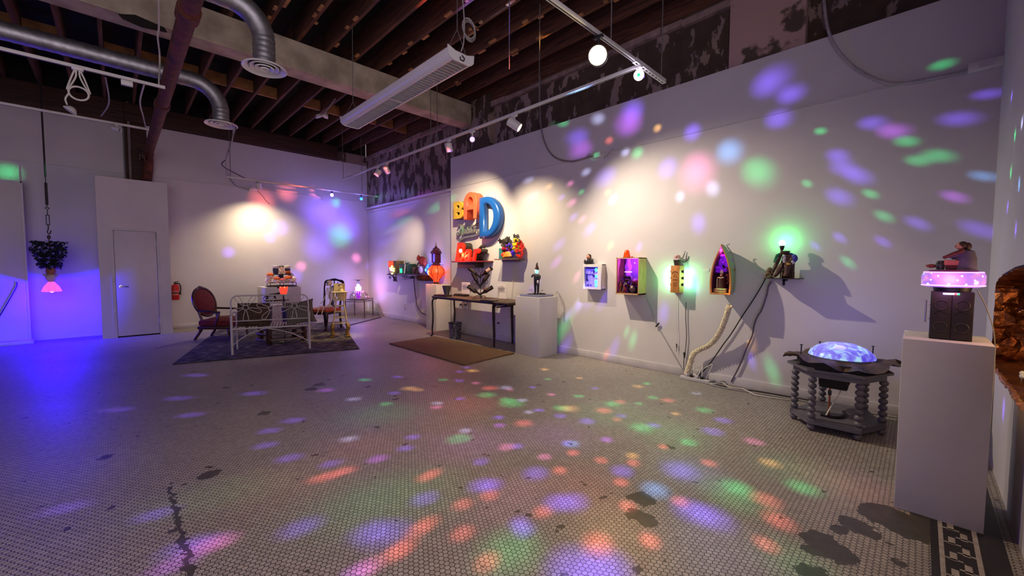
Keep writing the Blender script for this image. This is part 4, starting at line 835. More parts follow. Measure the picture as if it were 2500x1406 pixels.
# lantern pedestal, orange lantern, tower lantern
o = tag(MB().span((0, 0, 0), (.38, .40, .985), .004).build('pedestal', PAINT2), 'white pedestal behind the bar table carrying the orange lantern', 'pedestal'); o.location = (4.80, 7.17, 0)
t = thing('tower_lantern', 'dark tower lantern with a blue window mounted on the orange globe lamp', 'lantern', (4.98, 7.43, .985), WR)
ORG2 = mat('orange_paper_globe', (250, 100, 50), .4, 0, .15, 10, emit=(255, 50, 22), es=1.7)
gp = [(.06, .05), (.07, .1), (.14, .17), (.19, .25), (.18, .31), (.14, .37), (.1, .4)]
gl = MB().lathe(gp, seg=24)
for v in gl.bm.verts:
    a = math.atan2(v.co.y, v.co.x); s = 1+.04*abs(math.cos(4*a)); v.co.x *= s; v.co.y *= s
gl.build('orange_globe', ORG2, t); ri = MB()
for k in range(8): a = PI/8+k*PI/4; ri.tube([(r*1.03*math.cos(a), r*1.03*math.sin(a), z) for r, z in gp], .007, 5)
ri.build('globe_rib', MAHO, t)
MB().lathe([(0, .0), (.05, .0), (.045, .05), (.06, .06)], seg=16).tube(spline([(-.04, 0, .03), (-.1, 0, .02), (-.16, 0, .0)], 4), .012, 6).tube(spline([(.04, 0, .03), (.1, 0, .02), (.16, 0, .0)], 4), .012, 6).tube(spline([(0, -.04, .03), (0, -.1, .02), (0, -.16, .0)], 4), .012, 6).build('footed_base', MAHO, t)
MB().ball((-.04, -.14, .25), (.05, .04, .06), 12).build('hot_spot', glow('lantern_core', (255, 190, 90), 5), t)
PLUM = mat('plum_lacquer', (70, 26, 52), .4, 0, .2, 9)
tw = MB().lathe([(.09, .4), (.1, .42), (.07, .45), (.07, .48)], seg=6).box((-.06, 0, .57), (.025, .14, .2)).box((.06, 0, .57), (.025, .14, .2)).box((0, .06, .57), (.12, .02, .2)).lathe([(.11, .66), (.13, .69), (.07, .74), (.075, .77), (.03, .8), (.015, .84), (.01, .9), (0, .93)], seg=6)
for s in (-1, 1): tw.tube(spline([(s*.1, 0, .68), (s*.16, 0, .7), (s*.15, 0, .74)], 4), .012, 6).tube(spline([(s*.06, 0, .48), (s*.1, 0, .46), (s*.16, 0, .47)], 4), .01, 6)
tw.build('tower', PLUM, t)
MB().box((0, -.02, .57), (.09, .05, .17)).build('blue_window', glow('tower_blue', (60, 60, 255), 4), t)
MB().tube(spline([(.1, 0, .43), (.2, 0, .42), (.26, .02, .41)], 4), .005, 5).build('side_hook', BLK, t)
point('lantern_light', (4.8, 7.5, 1.25), 8, (1, .22, .10), .06)
cable('wall_lead', 'dark cord hanging down the recess wall from the dark shelf to the pedestal', [onx(1010, 676, 5.18), onx(1012, 700, 5.18), onx(1015, 725, 5.18), onx(1020, 750, 5.18), onx(1030, 764, 5.18), onx(1038, 768, 5.18), onx(1044, 775, 5.16)], .012, mat('brown_cord', (70, 52, 56), .6), 'cord')
p = onx(990, 748, XR); t = thing('wall_outlet', 'white wall outlet on the recess wall near the floor', 'outlet', p, WR); MB().span((-.06, -.006, -.09), (.06, 0, .09), .002).build('cover_plate', TRIMP, t); MB().span((-.03, -.01, .015), (.03, -.005, .06)).build('socket', TRIMP, t); MB().span((-.03, -.01, -.06), (.03, -.005, -.015)).build('socket', TRIMP, t)

# ------------------------------------------------------------------ BAD Habits Bar
YEM = mat('mustard_marquee_paint', (196, 158, 44), .45, 0, .12, 9); ORM = mat('orange_marquee_paint', (214, 92, 58), .45, 0, .08, 9); BLM = mat('blue_marquee_gloss', (24, 78, 150), .28, 0, .06, 4)
SIDE = mat('marquee_side_metal', (64, 56, 52), .5, .3)
def letter(name, label, px0, py0, px1, py1, loops, depth, m_, bev, side=None):
    A = onx(px0, py0, XP-depth); B = onx(px1, py1, XP-depth); w_ = A.y-B.y; h_ = A.z-B.z
    t = thing(name, label, 'letter sign', (XP-.006, A.y, B.z), WR)
    o = shape2d('letter_face', [[(x*w_, z*h_) for x, z in lp] for lp in loops], .05 if side else depth, bev, m_, t, 3); o.location = (0, -depth+(.025 if side else depth/2), 0)
    if side: s = shape2d('letter_return', [[(x*w_, z*h_) for x, z in lp] for lp in loops], depth-.05, 0, side, t); s.location = (0, -(depth-.05)/2, 0)
    return t
Bo = [(0, 0), (.6, 0)]+arc(.62, .27, .38, .27, -90, 75, 8)+arc(.60, .76, .34, .24, -60, 90, 8)+[(0, 1)]
Bh1 = [(.3, .2), (.52, .2)]+arc(.52, .29, .14, .09, -70, 70, 5)+[(.52, .38), (.3, .38)]; Bh2 = [(.3, .6), (.5, .6)]+arc(.5, .69, .13, .09, -70, 70, 5)+[(.5, .78), (.3, .78)]
letter('marquee_letter_b', 'mustard yellow block letter B with dark sides high on the panel', 1107, 494, 1131, 532, [Bo, Bh1, Bh2], .16, YEM, .004, SIDE)
Ao = [(0, 0), (.26, 0), (.26, .34), (.74, .34), (.74, 0), (1, 0), (1, .6)]+arc(.5, .6, .5, .4, 0, 180, 16)
Ah = [(.28, .5), (.72, .5), (.72, .62)]+arc(.5, .62, .22, .2, 0, 180, 10)
letter('marquee_letter_a', 'orange round-topped letter A between the yellow and blue letters', 1132, 472, 1164, 532, [Ao, Ah], .2, ORM, .006, ORM)
Do = [(0, 0), (.3, 0)]+arc(.28, .5, .72, .5, -88, 88, 22)+[(0, 1)]
Dh = [(.24, .18), (.36, .18)]+arc(.32, .5, .36, .32, -80, 80, 14)+[(.36, .82), (.24, .82)]
letter('marquee_letter_d', 'big glossy blue rounded letter D, largest of the sign letters', 1168, 482, 1219, 579, [Do, Dh], .15, BLM, .05)
SILV = mat('silver_script_metal', (150, 148, 140), .4, .6, .15, 12)
t = thing('script_sign', 'grey metal script sign reading Habits above the red Bar sign', 'sign', (XP, 0, 0), WR)
def HP(x, y): p = onx(x, y, XP-.05); return (-p.y, -.05, p.z)
k_ = lambda x, y: HP(1090+x/7.813, 460+y/7.813)
STR = [[(215, 740), (230, 710), (262, 700), (278, 720), (268, 790), (250, 850), (225, 900), (205, 890), (205, 860), (230, 845), (262, 850)], [(330, 700), (315, 760), (300, 830), (298, 880), (312, 888), (330, 865)], [(262, 800), (290, 782), (318, 775)],
       [(368, 800), (350, 800), (340, 835), (350, 862), (372, 830), (378, 795), (372, 850), (385, 858), (398, 835)], [(418, 690), (405, 770), (400, 850), (420, 855), (436, 820), (425, 790), (408, 815)], [(448, 775), (442, 840), (455, 848), (468, 825)], [(452, 735), (456, 738)],
       [(492, 690), (478, 770), (474, 835), (490, 842), (500, 820)], [(460, 745), (520, 715), (560, 700), (590, 660)], [(540, 770), (520, 785), (535, 805), (535, 835), (512, 840)], [(500, 820), (525, 790), (545, 762)]]
sg = MB()
for s in STR: sg.tube(spline([V(k_(*q)) for q in s], 5), .020, 8)
sg.build('script_letters', SILV, t)
tail = [(205, 1000), (245, 955), (330, 925), (460, 900), (560, 880), (592, 845), (575, 790), (600, 790), (618, 840), (590, 895), (500, 925), (380, 945), (285, 985), (240, 1040), (240, 1000)]
MB().prism([(k_(*q)[0], k_(*q)[2]) for q in tail], -.06, -.02).build('underline_tail', SILV, t)
REDL = mat('red_acrylic', (225, 36, 14), .3, 0, .1, 7, emit=(255, 34, 8), es=.95)
A = onx(1104, 636, XP-.25); B_ = onx(1180, 636, XP-.25); bw_ = A.y-B_.y; zb = onx(1140, 637, XP-.25).z
t = thing('wall_shelf', 'dark red wall shelf holding the glowing Bar sign', 'shelf', (XP, A.y, zb), WR)
MB().span((0, -.27, -.025), (bw_, 0, 0), .003).build('shelf_board', mat('dark_red_board', (120, 34, 38), .5, 0, .1, 7), t); MB().span((.16, -.24, -.13), (.68, 0, -.025), .003).build('shelf_box', mat('dark_brown_box', (52, 34, 34), .55), t)
t = thing('bar_sign', 'glowing red sign reading Bar with deep dark sides on the red shelf', 'sign', (XP-.13, A.y-.05, zb), WR)
for (ch_, x0_, h_, w_) in (('B', 0, .36, .36), ('a', .30, .24, .3), ('r', .54, .24, .3)):
    cu = bpy.data.curves.new('bar_letter', 'FONT'); cu.body = ch_; cu.size = .5 if ch_ == 'B' else .46; cu.shear = .25; cu.offset = .012; cu.extrude = .02
    to = bpy.data.objects.new('x', cu); COL.objects.link(to); bpy.context.view_layer.update(); me = eval_mesh(to); cu.extrude = .08; bpy.context.view_layer.update(); me2 = eval_mesh(to); bpy.data.objects.remove(to)
    for q, m_, y_, nm in ((me, REDL, -.11, 'lit_letter_face'), (me2, SIDE, .0, 'letter_return')):
        q.transform(Matrix.Rotation(R(90), 4, 'X')); o = link(nm, q, m_, t); o.location = (x0_+.03, y_, .004)
MB().ball((.24, -.128, .2), (.05, .01, .035), 10).build('bare_bulb_glow', glow('hot_bulb', (255, 225, 150), 12), t)
MB().tube(spline([(.62, .0, .2), (.7, .02, .27), (.78, .02, .26)], 5), .03, 8).tube([(.66+.07*math.cos(a*PI/8), .0, .1+.07*math.sin(a*PI/8)) for a in range(16)], .016, 6, True).build('loose_neon_tube', SIDE, t)
point('bar_sign_light', (XP-.34, A.y-.3, zb+.12), 4, (1, .16, .05), .05)
# grape shelf
A = onx(1208, 632, XP-.2); B_ = onx(1261, 632, XP-.2); zb = A.z
t = thing('wall_shelf', 'thin brown wall shelf under the grape sculpture', 'shelf', (XP, A.y, zb), WR); MB().span((0, -.22, -.018), (A.y-B_.y, 0, 0), .003).build('shelf_board', mat('brown_board', (120, 92, 80), .5), t); MB().span((.1, -.12, -.05), (A.y-B_.y-.1, 0, -.018)).build('shelf_cleat', mat('brown_board', (1, 1, 1)), t)
t = thing('grape_sculpture', 'heap of purple, yellow and red glass grapes with dark leaves on a shelf', 'sculpture', (XP-.11, A.y-.32, zb), WR)
cl = [('purple_grapes', (72, 50, 168), 0, .17, .11, .11, 44), ('yellow_grapes', (222, 196, 40), .12, .24, .06, .1, 34), ('red_grapes', (218, 44, 30), .22, .16, .06, .14, 44), ('crimson_grapes', (150, 24, 46), -.13, .15, .07, .09, 26)]
for nm, c, cx, cz, rx, rz_, n in cl:
    rn = random.Random(nm); g = MB()
    for i in range(n):
        a, u = rn.uniform(0, 2*PI), rn.uniform(-1, 1); r_ = math.sqrt(1-u*u); g.ball((cx+rx*r_*math.cos(a), .065*r_*math.sin(a)*.9, max(.03, cz+rz_*u)), rn.uniform(.02, .028), 8)
    g.build(nm, mat(nm, c, .12, 0, .15, 14, coat=.6, emit=c, es=.10), t)
lv_ = MB(); rn = random.Random(2)
for (cx, cz, n, s) in ((-.17, .28, 9, .07), (-.07, .31, 6, .06), (.12, .35, 5, .05), (.22, .32, 4, .045), (.03, .27, 3, .05)):
    for i in range(n):
        q = Matrix.Rotation(rn.uniform(0, 6.3), 3, 'Y') @ Matrix.Rotation(rn.uniform(-.6, .6), 3, 'X'); c = V((cx+rn.uniform(-.06, .06), rn.uniform(-.05, .05), cz+rn.uniform(-.05, .05)))
        vs = [lv_.bm.verts.new(c+q @ V((s*r_*math.cos(k*PI/5), 0, s*r_*math.sin(k*PI/5)))) for k in range(10) for r_ in [(1, .55)[k % 2]]]; lv_.bm.faces.new(vs)
lv_.build('vine_leaves', mat('bronze_vine_leaf', (78, 72, 60), .5, .3, .3, 20), t)
MB().span((-.27, -.04, 0), (-.19, .05, .19), .006).build('teal_tin', mat('teal_enamel', (48, 118, 112), .35, 0, .1, 12), t)
MB().ball((-.12, -.06, .07), .05, 12).build('red_fruit', mat('orange_red_fruit', (230, 60, 20), .35), t)
bn_ = MB()
for k in range(4): bn_.tube(spline([(-.13+.02*k, -.08, .02+.012*k), (-.02, -.1, .045+.016*k), (.1-.01*k, -.08, .05+.02*k)], 4), [.008, .018, .02, .022, .024, .024, .022, .02, .01], 8)
bn_.build('bananas', mat('banana_yellow', (228, 158, 50), .5), t)
cable('power_lead', 'white cord hanging from the grape shelf to the bar table', [onx(1253, 636, 4.98), onx(1254, 660, 5.02), onx(1252, 690, 5.02), onx(1248, 726, 5.02)], .004, WCORD, 'cord')

# ------------------------------------------------------------------ bar table corner
JUTE = mat('jute_mat_weave', (124, 94, 66), .95, 0, .18, 30, .3, stretch=(1, 4, 1), col2=(92, 66, 48))
rq = [(3.386, 6.506), (3.376, 4.356), (4.40, 4.42), (4.36, 6.56)]
mb = MB(); rn = random.Random(8); n = 14; pts = []
for a, b in zip(rq, rq[1:]+rq[:1]):
    for k in range(n): f = k/n; pts.append((a[0]+(b[0]-a[0])*f+rn.uniform(-.008, .008), a[1]+(b[1]-a[1])*f+rn.uniform(-.008, .008)))
o = mb.slab(pts, 0, .02).build('jute_mat', JUTE); tag(o, 'flat brown jute mat on the floor in front of the bar table', 'mat')
TBM = mat('weathered_table_wood', (112, 92, 80), .6, 0, .25, 5, .2, stretch=(6, 1, 6), col2=(64, 48, 42)); CAST = mat('dark_cast_iron', (58, 46, 44), .5, .5, .15, 14)
TX0, TX1, TY0, TY1, TZ_ = 4.34, 4.92, 4.52, 6.64, .80
t = thing('bar_table', 'long plank table on dark curved iron legs carrying the wine rack', 'table', (TX0, TY0, 0))
top = MB(); 
for k in range(4): top.span((.145*k, 0, .775), (.145*k+.141, TY1-TY0, .80), .004)
top.build('plank_top', TBM, t)
fr_ = MB().span((.01, .01, .752), (.03, 2.1, .776)).span((.55, .01, .752), (.57, 2.1, .776)).span((.01, .01, .752), (.57, .03, .776)).span((.01, 2.09, .752), (.57, 2.11, .776)).span((-.02, .18, .74), (.3, .24, .77)).span((-.03, .33, .765), (.12, .62, .812)).tube([(-.04, .2, .72), (.3, .2, .72)], .012); fr_.build('iron_frame', CAST, t)
for x, y, s in ((.01, 2.09, -1), (.53, 2.09, -1)): MB().tube(spline([(x, y-.12, .75), (x, y-.02, .74), (x, y+.02, .66), (x, y, .4), (x, y+.03, .15), (x, y+.02, .05), (x-.0, y+.07, 0.02)], 6), [.017]*37, 8).build('leg', CAST, t)
for x, y in ((.13, .46), (.56, .46)): MB().tube(spline([(x, y-.06, .76), (x, y, .7), (x, y, .5), (x+.01, y, .2), (x+.01, y, .02)], 6), [.05, .045, .04, .036, .033, .03, .03]+[.027]*6+[.022]*6+[.018]*6, 8).build('leg', CAST, t)
WG = mat('wine_bottle_glass', (30, 16, 14), .08, 0, .1, 5, coat=.5); FOI = mat('black_bottle_foil', (22, 18, 20), .35, .3); LABM = mat('cream_bottle_label', (176, 132, 118), .6, 0, .1, 20)
WX, WY = 4.62, 5.50
wr = thing('wine_rack', 'black iron wine rack shaped like a tree on the bar table', 'wine rack', (WX, WY, .80), R(-48))
rk = MB().cyl((0, 0, .0), (0, 0, .46), .006, seg=8).tube([(.035*math.cos(a*PI/8), 0, .50+.035*math.sin(a*PI/8)) for a in range(16)], .005, 6, True)
BOT = [(-1, .40, 38), (1, .41, 35), (-1, .245, 62), (1, .25, 55), (-1, .09, 33), (1, .09, 30)]
for s, z, ang in BOT: rk.tube([(s*(.10+.04*math.cos(a*PI/7)), -.05+.0, z+.05+.04*math.sin(a*PI/7)) for a in range(14)], .004, 5, True).tube([(0, 0, z-.02), (s*.05, -.03, z), (s*.08, -.05, z+.02)], .005, 5)
for s in (-1, 1): rk.tube(spline([(0, 0, .03), (s*.07, -.05, .05), (s*.12, -.1, .0)], 5), .006, 6)
rk.tube(spline([(0, 0, .03), (0, .08, .05), (0, .13, .0)], 5), .006, 6).build('rack_frame', BLK, wr)
names = ['glossy dark wine bottle at the top left of the rack', 'wine bottle with a cream label at the top right of the rack', 'dark wine bottle in the middle left of the rack', 'dark wine bottle in the middle right of the rack', 'dark wine bottle at the lower left of the rack', 'dark wine bottle at the lower right of the rack']
for (s, z, ang), lab in zip(BOT, names):
    a = R(ang); d = V((-s*math.sin(-a)*-1*1, 0, 0)); ax = V((s*math.cos(a), 0, math.sin(a)))       # from neck towards base, outward and up
    base = V((s*.02, -.055, z)); ql = ax.to_track_quat('Z', 'Y').to_matrix()
    b_ = thing('wine_bottle', lab, 'bottle', (WX, WY, .80), R(-48), 'wine bottles in the tree rack')
    MB().lathe([(0, -.05), (.013, -.05), (.015, -.02), (.015, .03), (.034, .075), (.036, .10), (.036, .235), (.03, .24), (0, .232)], base, 18, ql).build('glass_body', WG, b_)
    MB().lathe([(.0162, -.052), (.0172, .02)], base, 14, ql).build('neck_foil', FOI, b_)
    MB().lathe([(.0368, .12), (.0368, .2)], base, 18, ql).build('bottle_label', LABM if lab.startswith('wine') else mat('dark_bottle_label', (52, 30, 28), .6), b_)
t = thing('metal_beaker', 'ribbed metal beaker on the left end of the bar table', 'beaker', (4.5, 6.36, .80))
bk_ = MB().lathe([(0, .0), (.04, .0), (.05, .02), (.048, .03), (.085, .2), (.08, .2), (.045, .035), (0, .03)], seg=28)
for v in bk_.bm.verts:
    if v.co.z > .03: s = 1+.05*math.cos(14*math.atan2(v.co.y, v.co.x)); v.co.x *= s; v.co.y *= s
bk_.build('cup', mat('dull_pewter', (92, 82, 82), .4, .7), t)
for a in (0, 2.1, 4.2): MB().ball((.045*math.cos(a), .045*math.sin(a), .006), .009, 8).build('foot', CAST, t)
tag(MB().span((-.05, -.2, 0), (.1, .2, .03), .006).build('closed_notebook', CAST), 'dark notebook lying at the far left corner of the bar table', 'notebook').location = (4.42, 6.42, .80)
for i, z in enumerate((0, .022)): o = tag(MB().span((-.07, -.16, 0), (.07, .16, .02), .004).build('stacked_book', mat('dark_book_cloth', (60, 44, 42), .7)), ('lower', 'upper')[i]+' dark thin book stacked beside the metal beaker on the bar table', 'book'); o.location = (4.72, 6.2-.02*i, .80+z)
PAP = mat('white_card', (206, 198, 200), .7, 0, .02, 9); INK = mat('faint_ink', (118, 108, 112), .8)
for px0, px1, py0, py1, lab in ((1127, 1147, 688, 719, 'white printed card standing on the bar table left of the wine rack'), (1215, 1237, 690, 727, 'white printed card standing on the bar table right of the wine rack')):
    A = onx(px0, py0, 4.9); B_ = onx(px1, py1, 4.9); t = thing('table_card', lab, 'card', (4.90, A.y, .80), WR); w_ = A.y-B_.y
    MB().box((w_/2, .0, .13), (w_, .004, .26), Matrix.Rotation(-.06, 3, 'X')).build('card_sheet', PAP, t); ln = MB()
    for k in range(7): ln.box((w_*.45, -.008+.002*k*.5, .22-.025*k), (w_*(.7 if k % 3 else .5), .002, .006), Matrix.Rotation(-.06, 3, 'X'))
    ln.box((w_*.7, .0, .05), (w_*.2, .003, .03)).build('printed_lines', INK, t)
p = fl(1098, 826); t = thing('waste_basket', 'grey perforated waste basket under the bar table', 'basket', (4.56, 6.18, 0)); PRF = mat('perforated_grey_tin', (118, 112, 120), .45, .5, .3, 40, sharp=True, col2=(70, 64, 70))
MB().lathe([(0, 0), (.105, 0), (.125, .3), (.13, .305), (.12, .3), (.1, .01), (0, .008)], seg=26).build('bin_wall', PRF, t); MB().tube([(.127*math.cos(a*PI/13), .127*math.sin(a*PI/13), .3) for a in range(26)], .007, 6, True).build('rim', DGREY, t)
for i, x in enumerate((.0, .09)):
    p = onx(1098+14*i, 745, 4.75); t = thing('hanging_wine_glass', ('left', 'right')[i]+' wine glass hanging upside down under the bar table', 'glass', (4.6, 6.05-.14*i, .752)); MB().lathe([(.035, 0), (.035, -.004), (.004, -.01), (.004, -.075), (.03, -.1), (.036, -.14), (.028, -.18), (.0265, -.18), (.034, -.14), (.028, -.102), (0, -.08)], seg=18).build('glass_bowl', GLS, t)
tag(MB().span((0, -.006, -.008), (.075, .0, .008)).span((.05, -.006, -.02), (.062, 0, .02)).build('wall_socket_plate', CAST), 'small dark fixture on the panel under the bar table', 'outlet').matrix_world = Matrix.Translation(onx(1213, 788, XP)) @ Matrix.Rotation(WR, 4, 'Z')
# figure pedestal
o = tag(MB().span((0, 0, 0), (.42, .51, .905), .004).build('pedestal', PAINT2), 'white pedestal at the right end of the bar table carrying the blue slab', 'pedestal'); o.location = (4.465, 3.955, 0)
t = thing('slab_plinth', 'pale blue-grey slab on the pedestal beside the bar table', 'plinth', (4.68, 4.21, .905)); MB().span((-.17, -.2, 0), (.17, .2, .032), .004).build('slab', mat('blue_grey_slab', (132, 134, 164), .4), t); MB().lathe([(0, .032), (.15, .032), (.15, .037), (0, .037)], seg=26).build('dark_disc', BLK, t)
t = thing('hatted_figure', 'slim dark figure with a pointed hat and glowing head on the slab', 'figurine', (4.68, 4.21, .942), WR)
SUIT = mat('dark_blue_suit', (34, 32, 48), .6, 0, .2, 20)
skin('body', [(0, 0, .20), (0, 0, .26), (0, 0, .305), (-.032, 0, .19), (-.03, 0, .1), (-.028, 0, .012), (.032, 0, .19), (.03, 0, .1), (.028, 0, .012), (-.05, 0, .295), (-.085, -.01, .29), (-.075, -.03, .255), (.05, 0, .295), (.075, -.01, .26), (.075, -.03, .215), (-.03, -.03, .008), (.03, -.03, .008)], [(0, 1), (1, 2), (0, 3), (3, 4), (4, 5), (0, 6), (6, 7), (7, 8), (2, 9), (9, 10), (10, 11), (2, 12), (12, 13), (13, 14), (5, 15), (8, 16)], [.04, .042, .036, .026, .02, .016, .026, .02, .016, .022, .018, .014, .022, .018, .014, .012, .012], SUIT, t)
MB().ball((0, 0, .355), (.03, .03, .036), 14).ball((0, -.028, .35), .008, 6).build('glowing_head', glow('teal_head_glow', (120, 240, 225), 2.2), t)
MB().ball((0, -.024, .372), .014, 10).build('bright_eye', glow('white_eye_glow', (225, 255, 245), 8), t)
MB().tube(spline([(.0, 0, .38), (.005, 0, .42), (.0, 0, .455), (.012, 0, .475), (-.005, 0, .49)], 5), [.036, .034, .031, .028, .026, .023, .02, .019, .017, .015, .014, .013, .012, .011, .011, .01, .009, .008, .007, .006, .005], 10).build('pointed_hat', mat('brown_felt_hat', (66, 40, 32), .8), t)
MB().ball((.05, -.03, .19), (.022, .012, .03), 8).build('white_cloth', WMET, t)
for s, x in ((-1, -.11), (-1, -.15), (1, .12)): MB().cyl((x*.4, 0, .0), (x, 0, .1-abs(x)*.3), .002, seg=5).ball((x, 0, .1-abs(x)*.3), .007, 6).build('wire_bead', BLK, t)
MB().box((.06, .06, .006), (.09, .04, .012), None, .003).build('dark_prop', BLK, t)
cable('power_lead', 'thin grey cord rising behind the slab pedestal', [onx(1357, 718, 4.95), onx(1360, 712, 5.0), onx(1368, 722, 5.02), onx(1376, 745, 5.02), (5.03, onx(1379, 760, 5.03).y, .5)], .005, GREYM, 'cord')
# ------------------------------------------------------------------ art on the right panel
t = thing('white_lit_panel', 'small white box frame with a blue lit collage, leftmost of the panel boxes', 'wall art', (XP, 3.505, 1.04), WR)
W_, H_ = .31, .365; D_ = .12
lo = [[(0, 0), (W_, 0), (W_, H_), (0, H_)], [(.02, .03), (W_-.06, .03), (W_-.06, H_-.04), (.02, H_-.04)]]
o = shape2d('frame_face', lo, .03, .003, WMET, t); o.location = (0, -D_+.015, 0)
MB().span((0, -D_+.03, 0), (.012, 0, H_)).span((W_-.012, -D_+.03, 0), (W_, 0, H_)).span((0, -D_+.03, 0), (W_, 0, .012)).span((0, -D_+.03, H_-.012), (W_, 0, H_)).build('case_side', WMET, t)
LAVP = mat('lit_lavender_panel', (150, 140, 230), .4, 0, .2, 30, emit=(90, 70, 255), es=.9); BLUP = glow('cyan_strip_glow', (70, 190, 255), 2.6)
MB().span((.02, -.07, .03), (W_-.06, -.06, H_-.04)).build('lit_backing', LAVP, t)
for z, r in ((.285, .028), (.19, .024), (.11, .03), (.06, .025)): MB().ball((.20, -.075, z), (r, .012, r*1.1), 10).build('cyan_light_patch', BLUP, t)
NV = mat('navy_cutout', (38, 26, 120), .5)
MB().span((.025, -.078, .22), (.10, -.07, .29)).build('collage_block', LAVP, t); c_ = MB()
for (x0_, z0_, x1_, z1_) in ((.02, .30, .24, .318), (.03, .12, .045, .225), (.03, .12, .06, .145), (.14, .18, .17, .21), (.02, .213, .15, .222), (.15, .235, .165, .275), (.04, .05, .055, .07), (.065, .045, .075, .07), (.1, .05, .115, .07)): c_.span((x0_, -.08, z0_), (x1_, -.07, z1_))
c_.build('collage_cutouts', NV, t)
def bust(name, label, loc, s, hair, coat, rz=WR, shirt=WMET):
    t = thing(name, label, 'figurine', loc, rz); SK = mat('painted_flesh', (188, 132, 108), .5, 0, .08, 20)
    MB().lathe([(0, 0), (.34*s, 0), (.36*s, .1*s), (.42*s, .3*s), (.36*s, .46*s), (.14*s, .53*s), (0, .54*s)], seg=16).ball((-.36*s, -.08*s, .24*s), (.1*s, .12*s, .2*s), 10).ball((.36*s, -.08*s, .24*s), (.1*s, .12*s, .2*s), 10).build('coat', coat, t)
    MB().prism([(-.1*s, .5*s), (.1*s, .5*s), (0, .24*s)], -.40*s, -.3*s).build('shirt_front', shirt, t)
    MB().ball((0, -.03*s, .68*s), (.19*s, .2*s, .23*s), 14).ball((0, -.23*s, .66*s), .04*s, 6).ball((-.19*s, 0, .67*s), .04*s, 6).ball((.19*s, 0, .67*s), .04*s, 6).build('head', SK, t)
    MB().ball((0, .06*s, .78*s), (.23*s, .2*s, .2*s), 12).ball((0, .1*s, .66*s), (.23*s, .14*s, .2*s), 10).build('hair', hair, t)
    MB().ball((-.07*s, -.21*s, .71*s), .022*s, 6).ball((.07*s, -.21*s, .71*s), .022*s, 6).build('eyes', BCORD, t); return t
HAIRB = mat('dark_brown_hair', (60, 38, 28), .7); COATB = mat('black_coat', (32, 28, 34), .7)
bust('suited_bust', 'tiny man in a dark suit standing on the white lit box', (XP-.07, 3.445, 1.405), .155, HAIRB, COATB)
# shadow box with amber beacon
t = thing('shadow_box', 'open wooden shadow box glowing violet, with a green lit side', 'wall art', (XP, 2.905, 1.0), WR); PINE = mat('light_pine', (196, 150, 104), .5, 0, .12, 5, stretch=(6, 6, 1)); W_, H_, D_ = .335, .49, .2
MB().span((0, -D_, 0), (W_, 0, .016)).span((0, -D_, H_-.012), (W_, 0, H_)).span((0, -D_, 0), (.012, 0, H_)).span((W_-.012, -D_, 0), (W_, 0, H_)).build('box_case', PINE, t)
MB().span((.012, -.012, .016), (W_-.012, -.002, H_-.012)).build('box_back', mat('violet_backing', (120, 90, 150), .6), t)
MB().span((.0, -.19, .003), (W_-.0, .0, .014)).build('box_floor', MAHO, t)
MB().span((.012, -D_+.012, .017), (W_-.014, -D_+.015, H_-.014)).build('front_glass', mat('thin_front_glass', (245, 245, 250), .02, 0, 0, 5, trans=1, ior=1.05), t)
point('shadow_box_uv', (XP-.10, 2.905-.22, 1.0+.42), 2.2, (.34, .06, 1), .006); point('shadow_box_warm', (XP-.13, 2.905-.15, 1.09), .6, (1, .6, .45), .006)
g = thing('seated_doll', 'grey-trousered doll with a glowing violet glass head, sitting in the shadow box', 'figurine', (XP-.1, 2.905-.115, 1.02), WR)
GRY = mat('grey_trousers', (110, 104, 108), .8, 0, .15, 20)
skin('body', [(0, .02, .13), (0, .02, .19), (0, .02, .225), (-.035, -.03, .14), (-.045, -.045, .06), (-.05, -.055, .01), (.035, -.03, .14), (.045, -.045, .06), (.05, -.055, .01), (-.05, .01, .21), (-.075, -.02, .17), (-.06, -.05, .15), (.05, .01, .21), (.075, -.02, .17), (.06, -.05, .15)], [(0, 1), (1, 2), (0, 3), (3, 4), (4, 5), (0, 6), (6, 7), (7, 8), (2, 9), (9, 10), (10, 11), (2, 12), (12, 13), (13, 14)], [.036, .036, .03, .024, .018, .015, .024, .018, .015, .02, .016, .012, .02, .016, .012], GRY, g)
MB().lathe([(0, .225), (.03, .225), (.034, .25), (.026, .27), (.03, .29), (.045, .33), (.046, .36), (.03, .40), (.024, .44), (.024, .455), (0, .455)], (0, .02, 0), 20).build('glass_head', mat('violet_lamp_glass', (190, 120, 255), .2, emit=(150, 50, 255), es=1.1), g)
MB().lathe([(.0475, -.008), (.0475, .008)], (0, .02, .28), 20).build('white_band', glow('band_glow', (255, 180, 255), 1.4), g)
MB().box((0, -.02, .165), (.085, .02, .035), None, .008).build('belt_pouch', mat('tan_leather', (150, 116, 90), .7), g)
for s in (-1, 1): MB().tube([(s*.045+.034*math.cos(a*PI/8), -.06, .055*1.0+.045*math.sin(a*PI/8)) for a in range(0, 9)]+[(s*.045-.034, -.06, 0), (s*.045+.034, -.06, 0)], .006, 6, True).build('red_hoop', RED, g)
bust('cloaked_doll', 'doll in a headdress and dark robe at the right of the shadow box', (XP-.12, 2.905-.235, 1.018), .20, mat('grey_headdress', (170, 150, 148), .7), mat('dark_plum_robe', (58, 32, 46), .8), WR, mat('beige_cloth', (190, 160, 140), .7))
b_ = thing('amber_beacon', 'amber warning beacon on top of the shadow box', 'beacon', (XP-.1, 2.905-.10, 1.49), WR)
MB().lathe([(0, .0), (.055, .0), (.055, .008), (0, .008)], seg=24).build('base_ring', BLK, b_)
MB().lathe([(.05, .008), (.046, .03), (.034, .09), (.022, .105), (0, .108)], seg=24).build('amber_dome', mat('amber_plastic', (214, 66, 12), .12, 0, .15, 9, coat=.6, emit=(255, 60, 8), es=.25), b_)
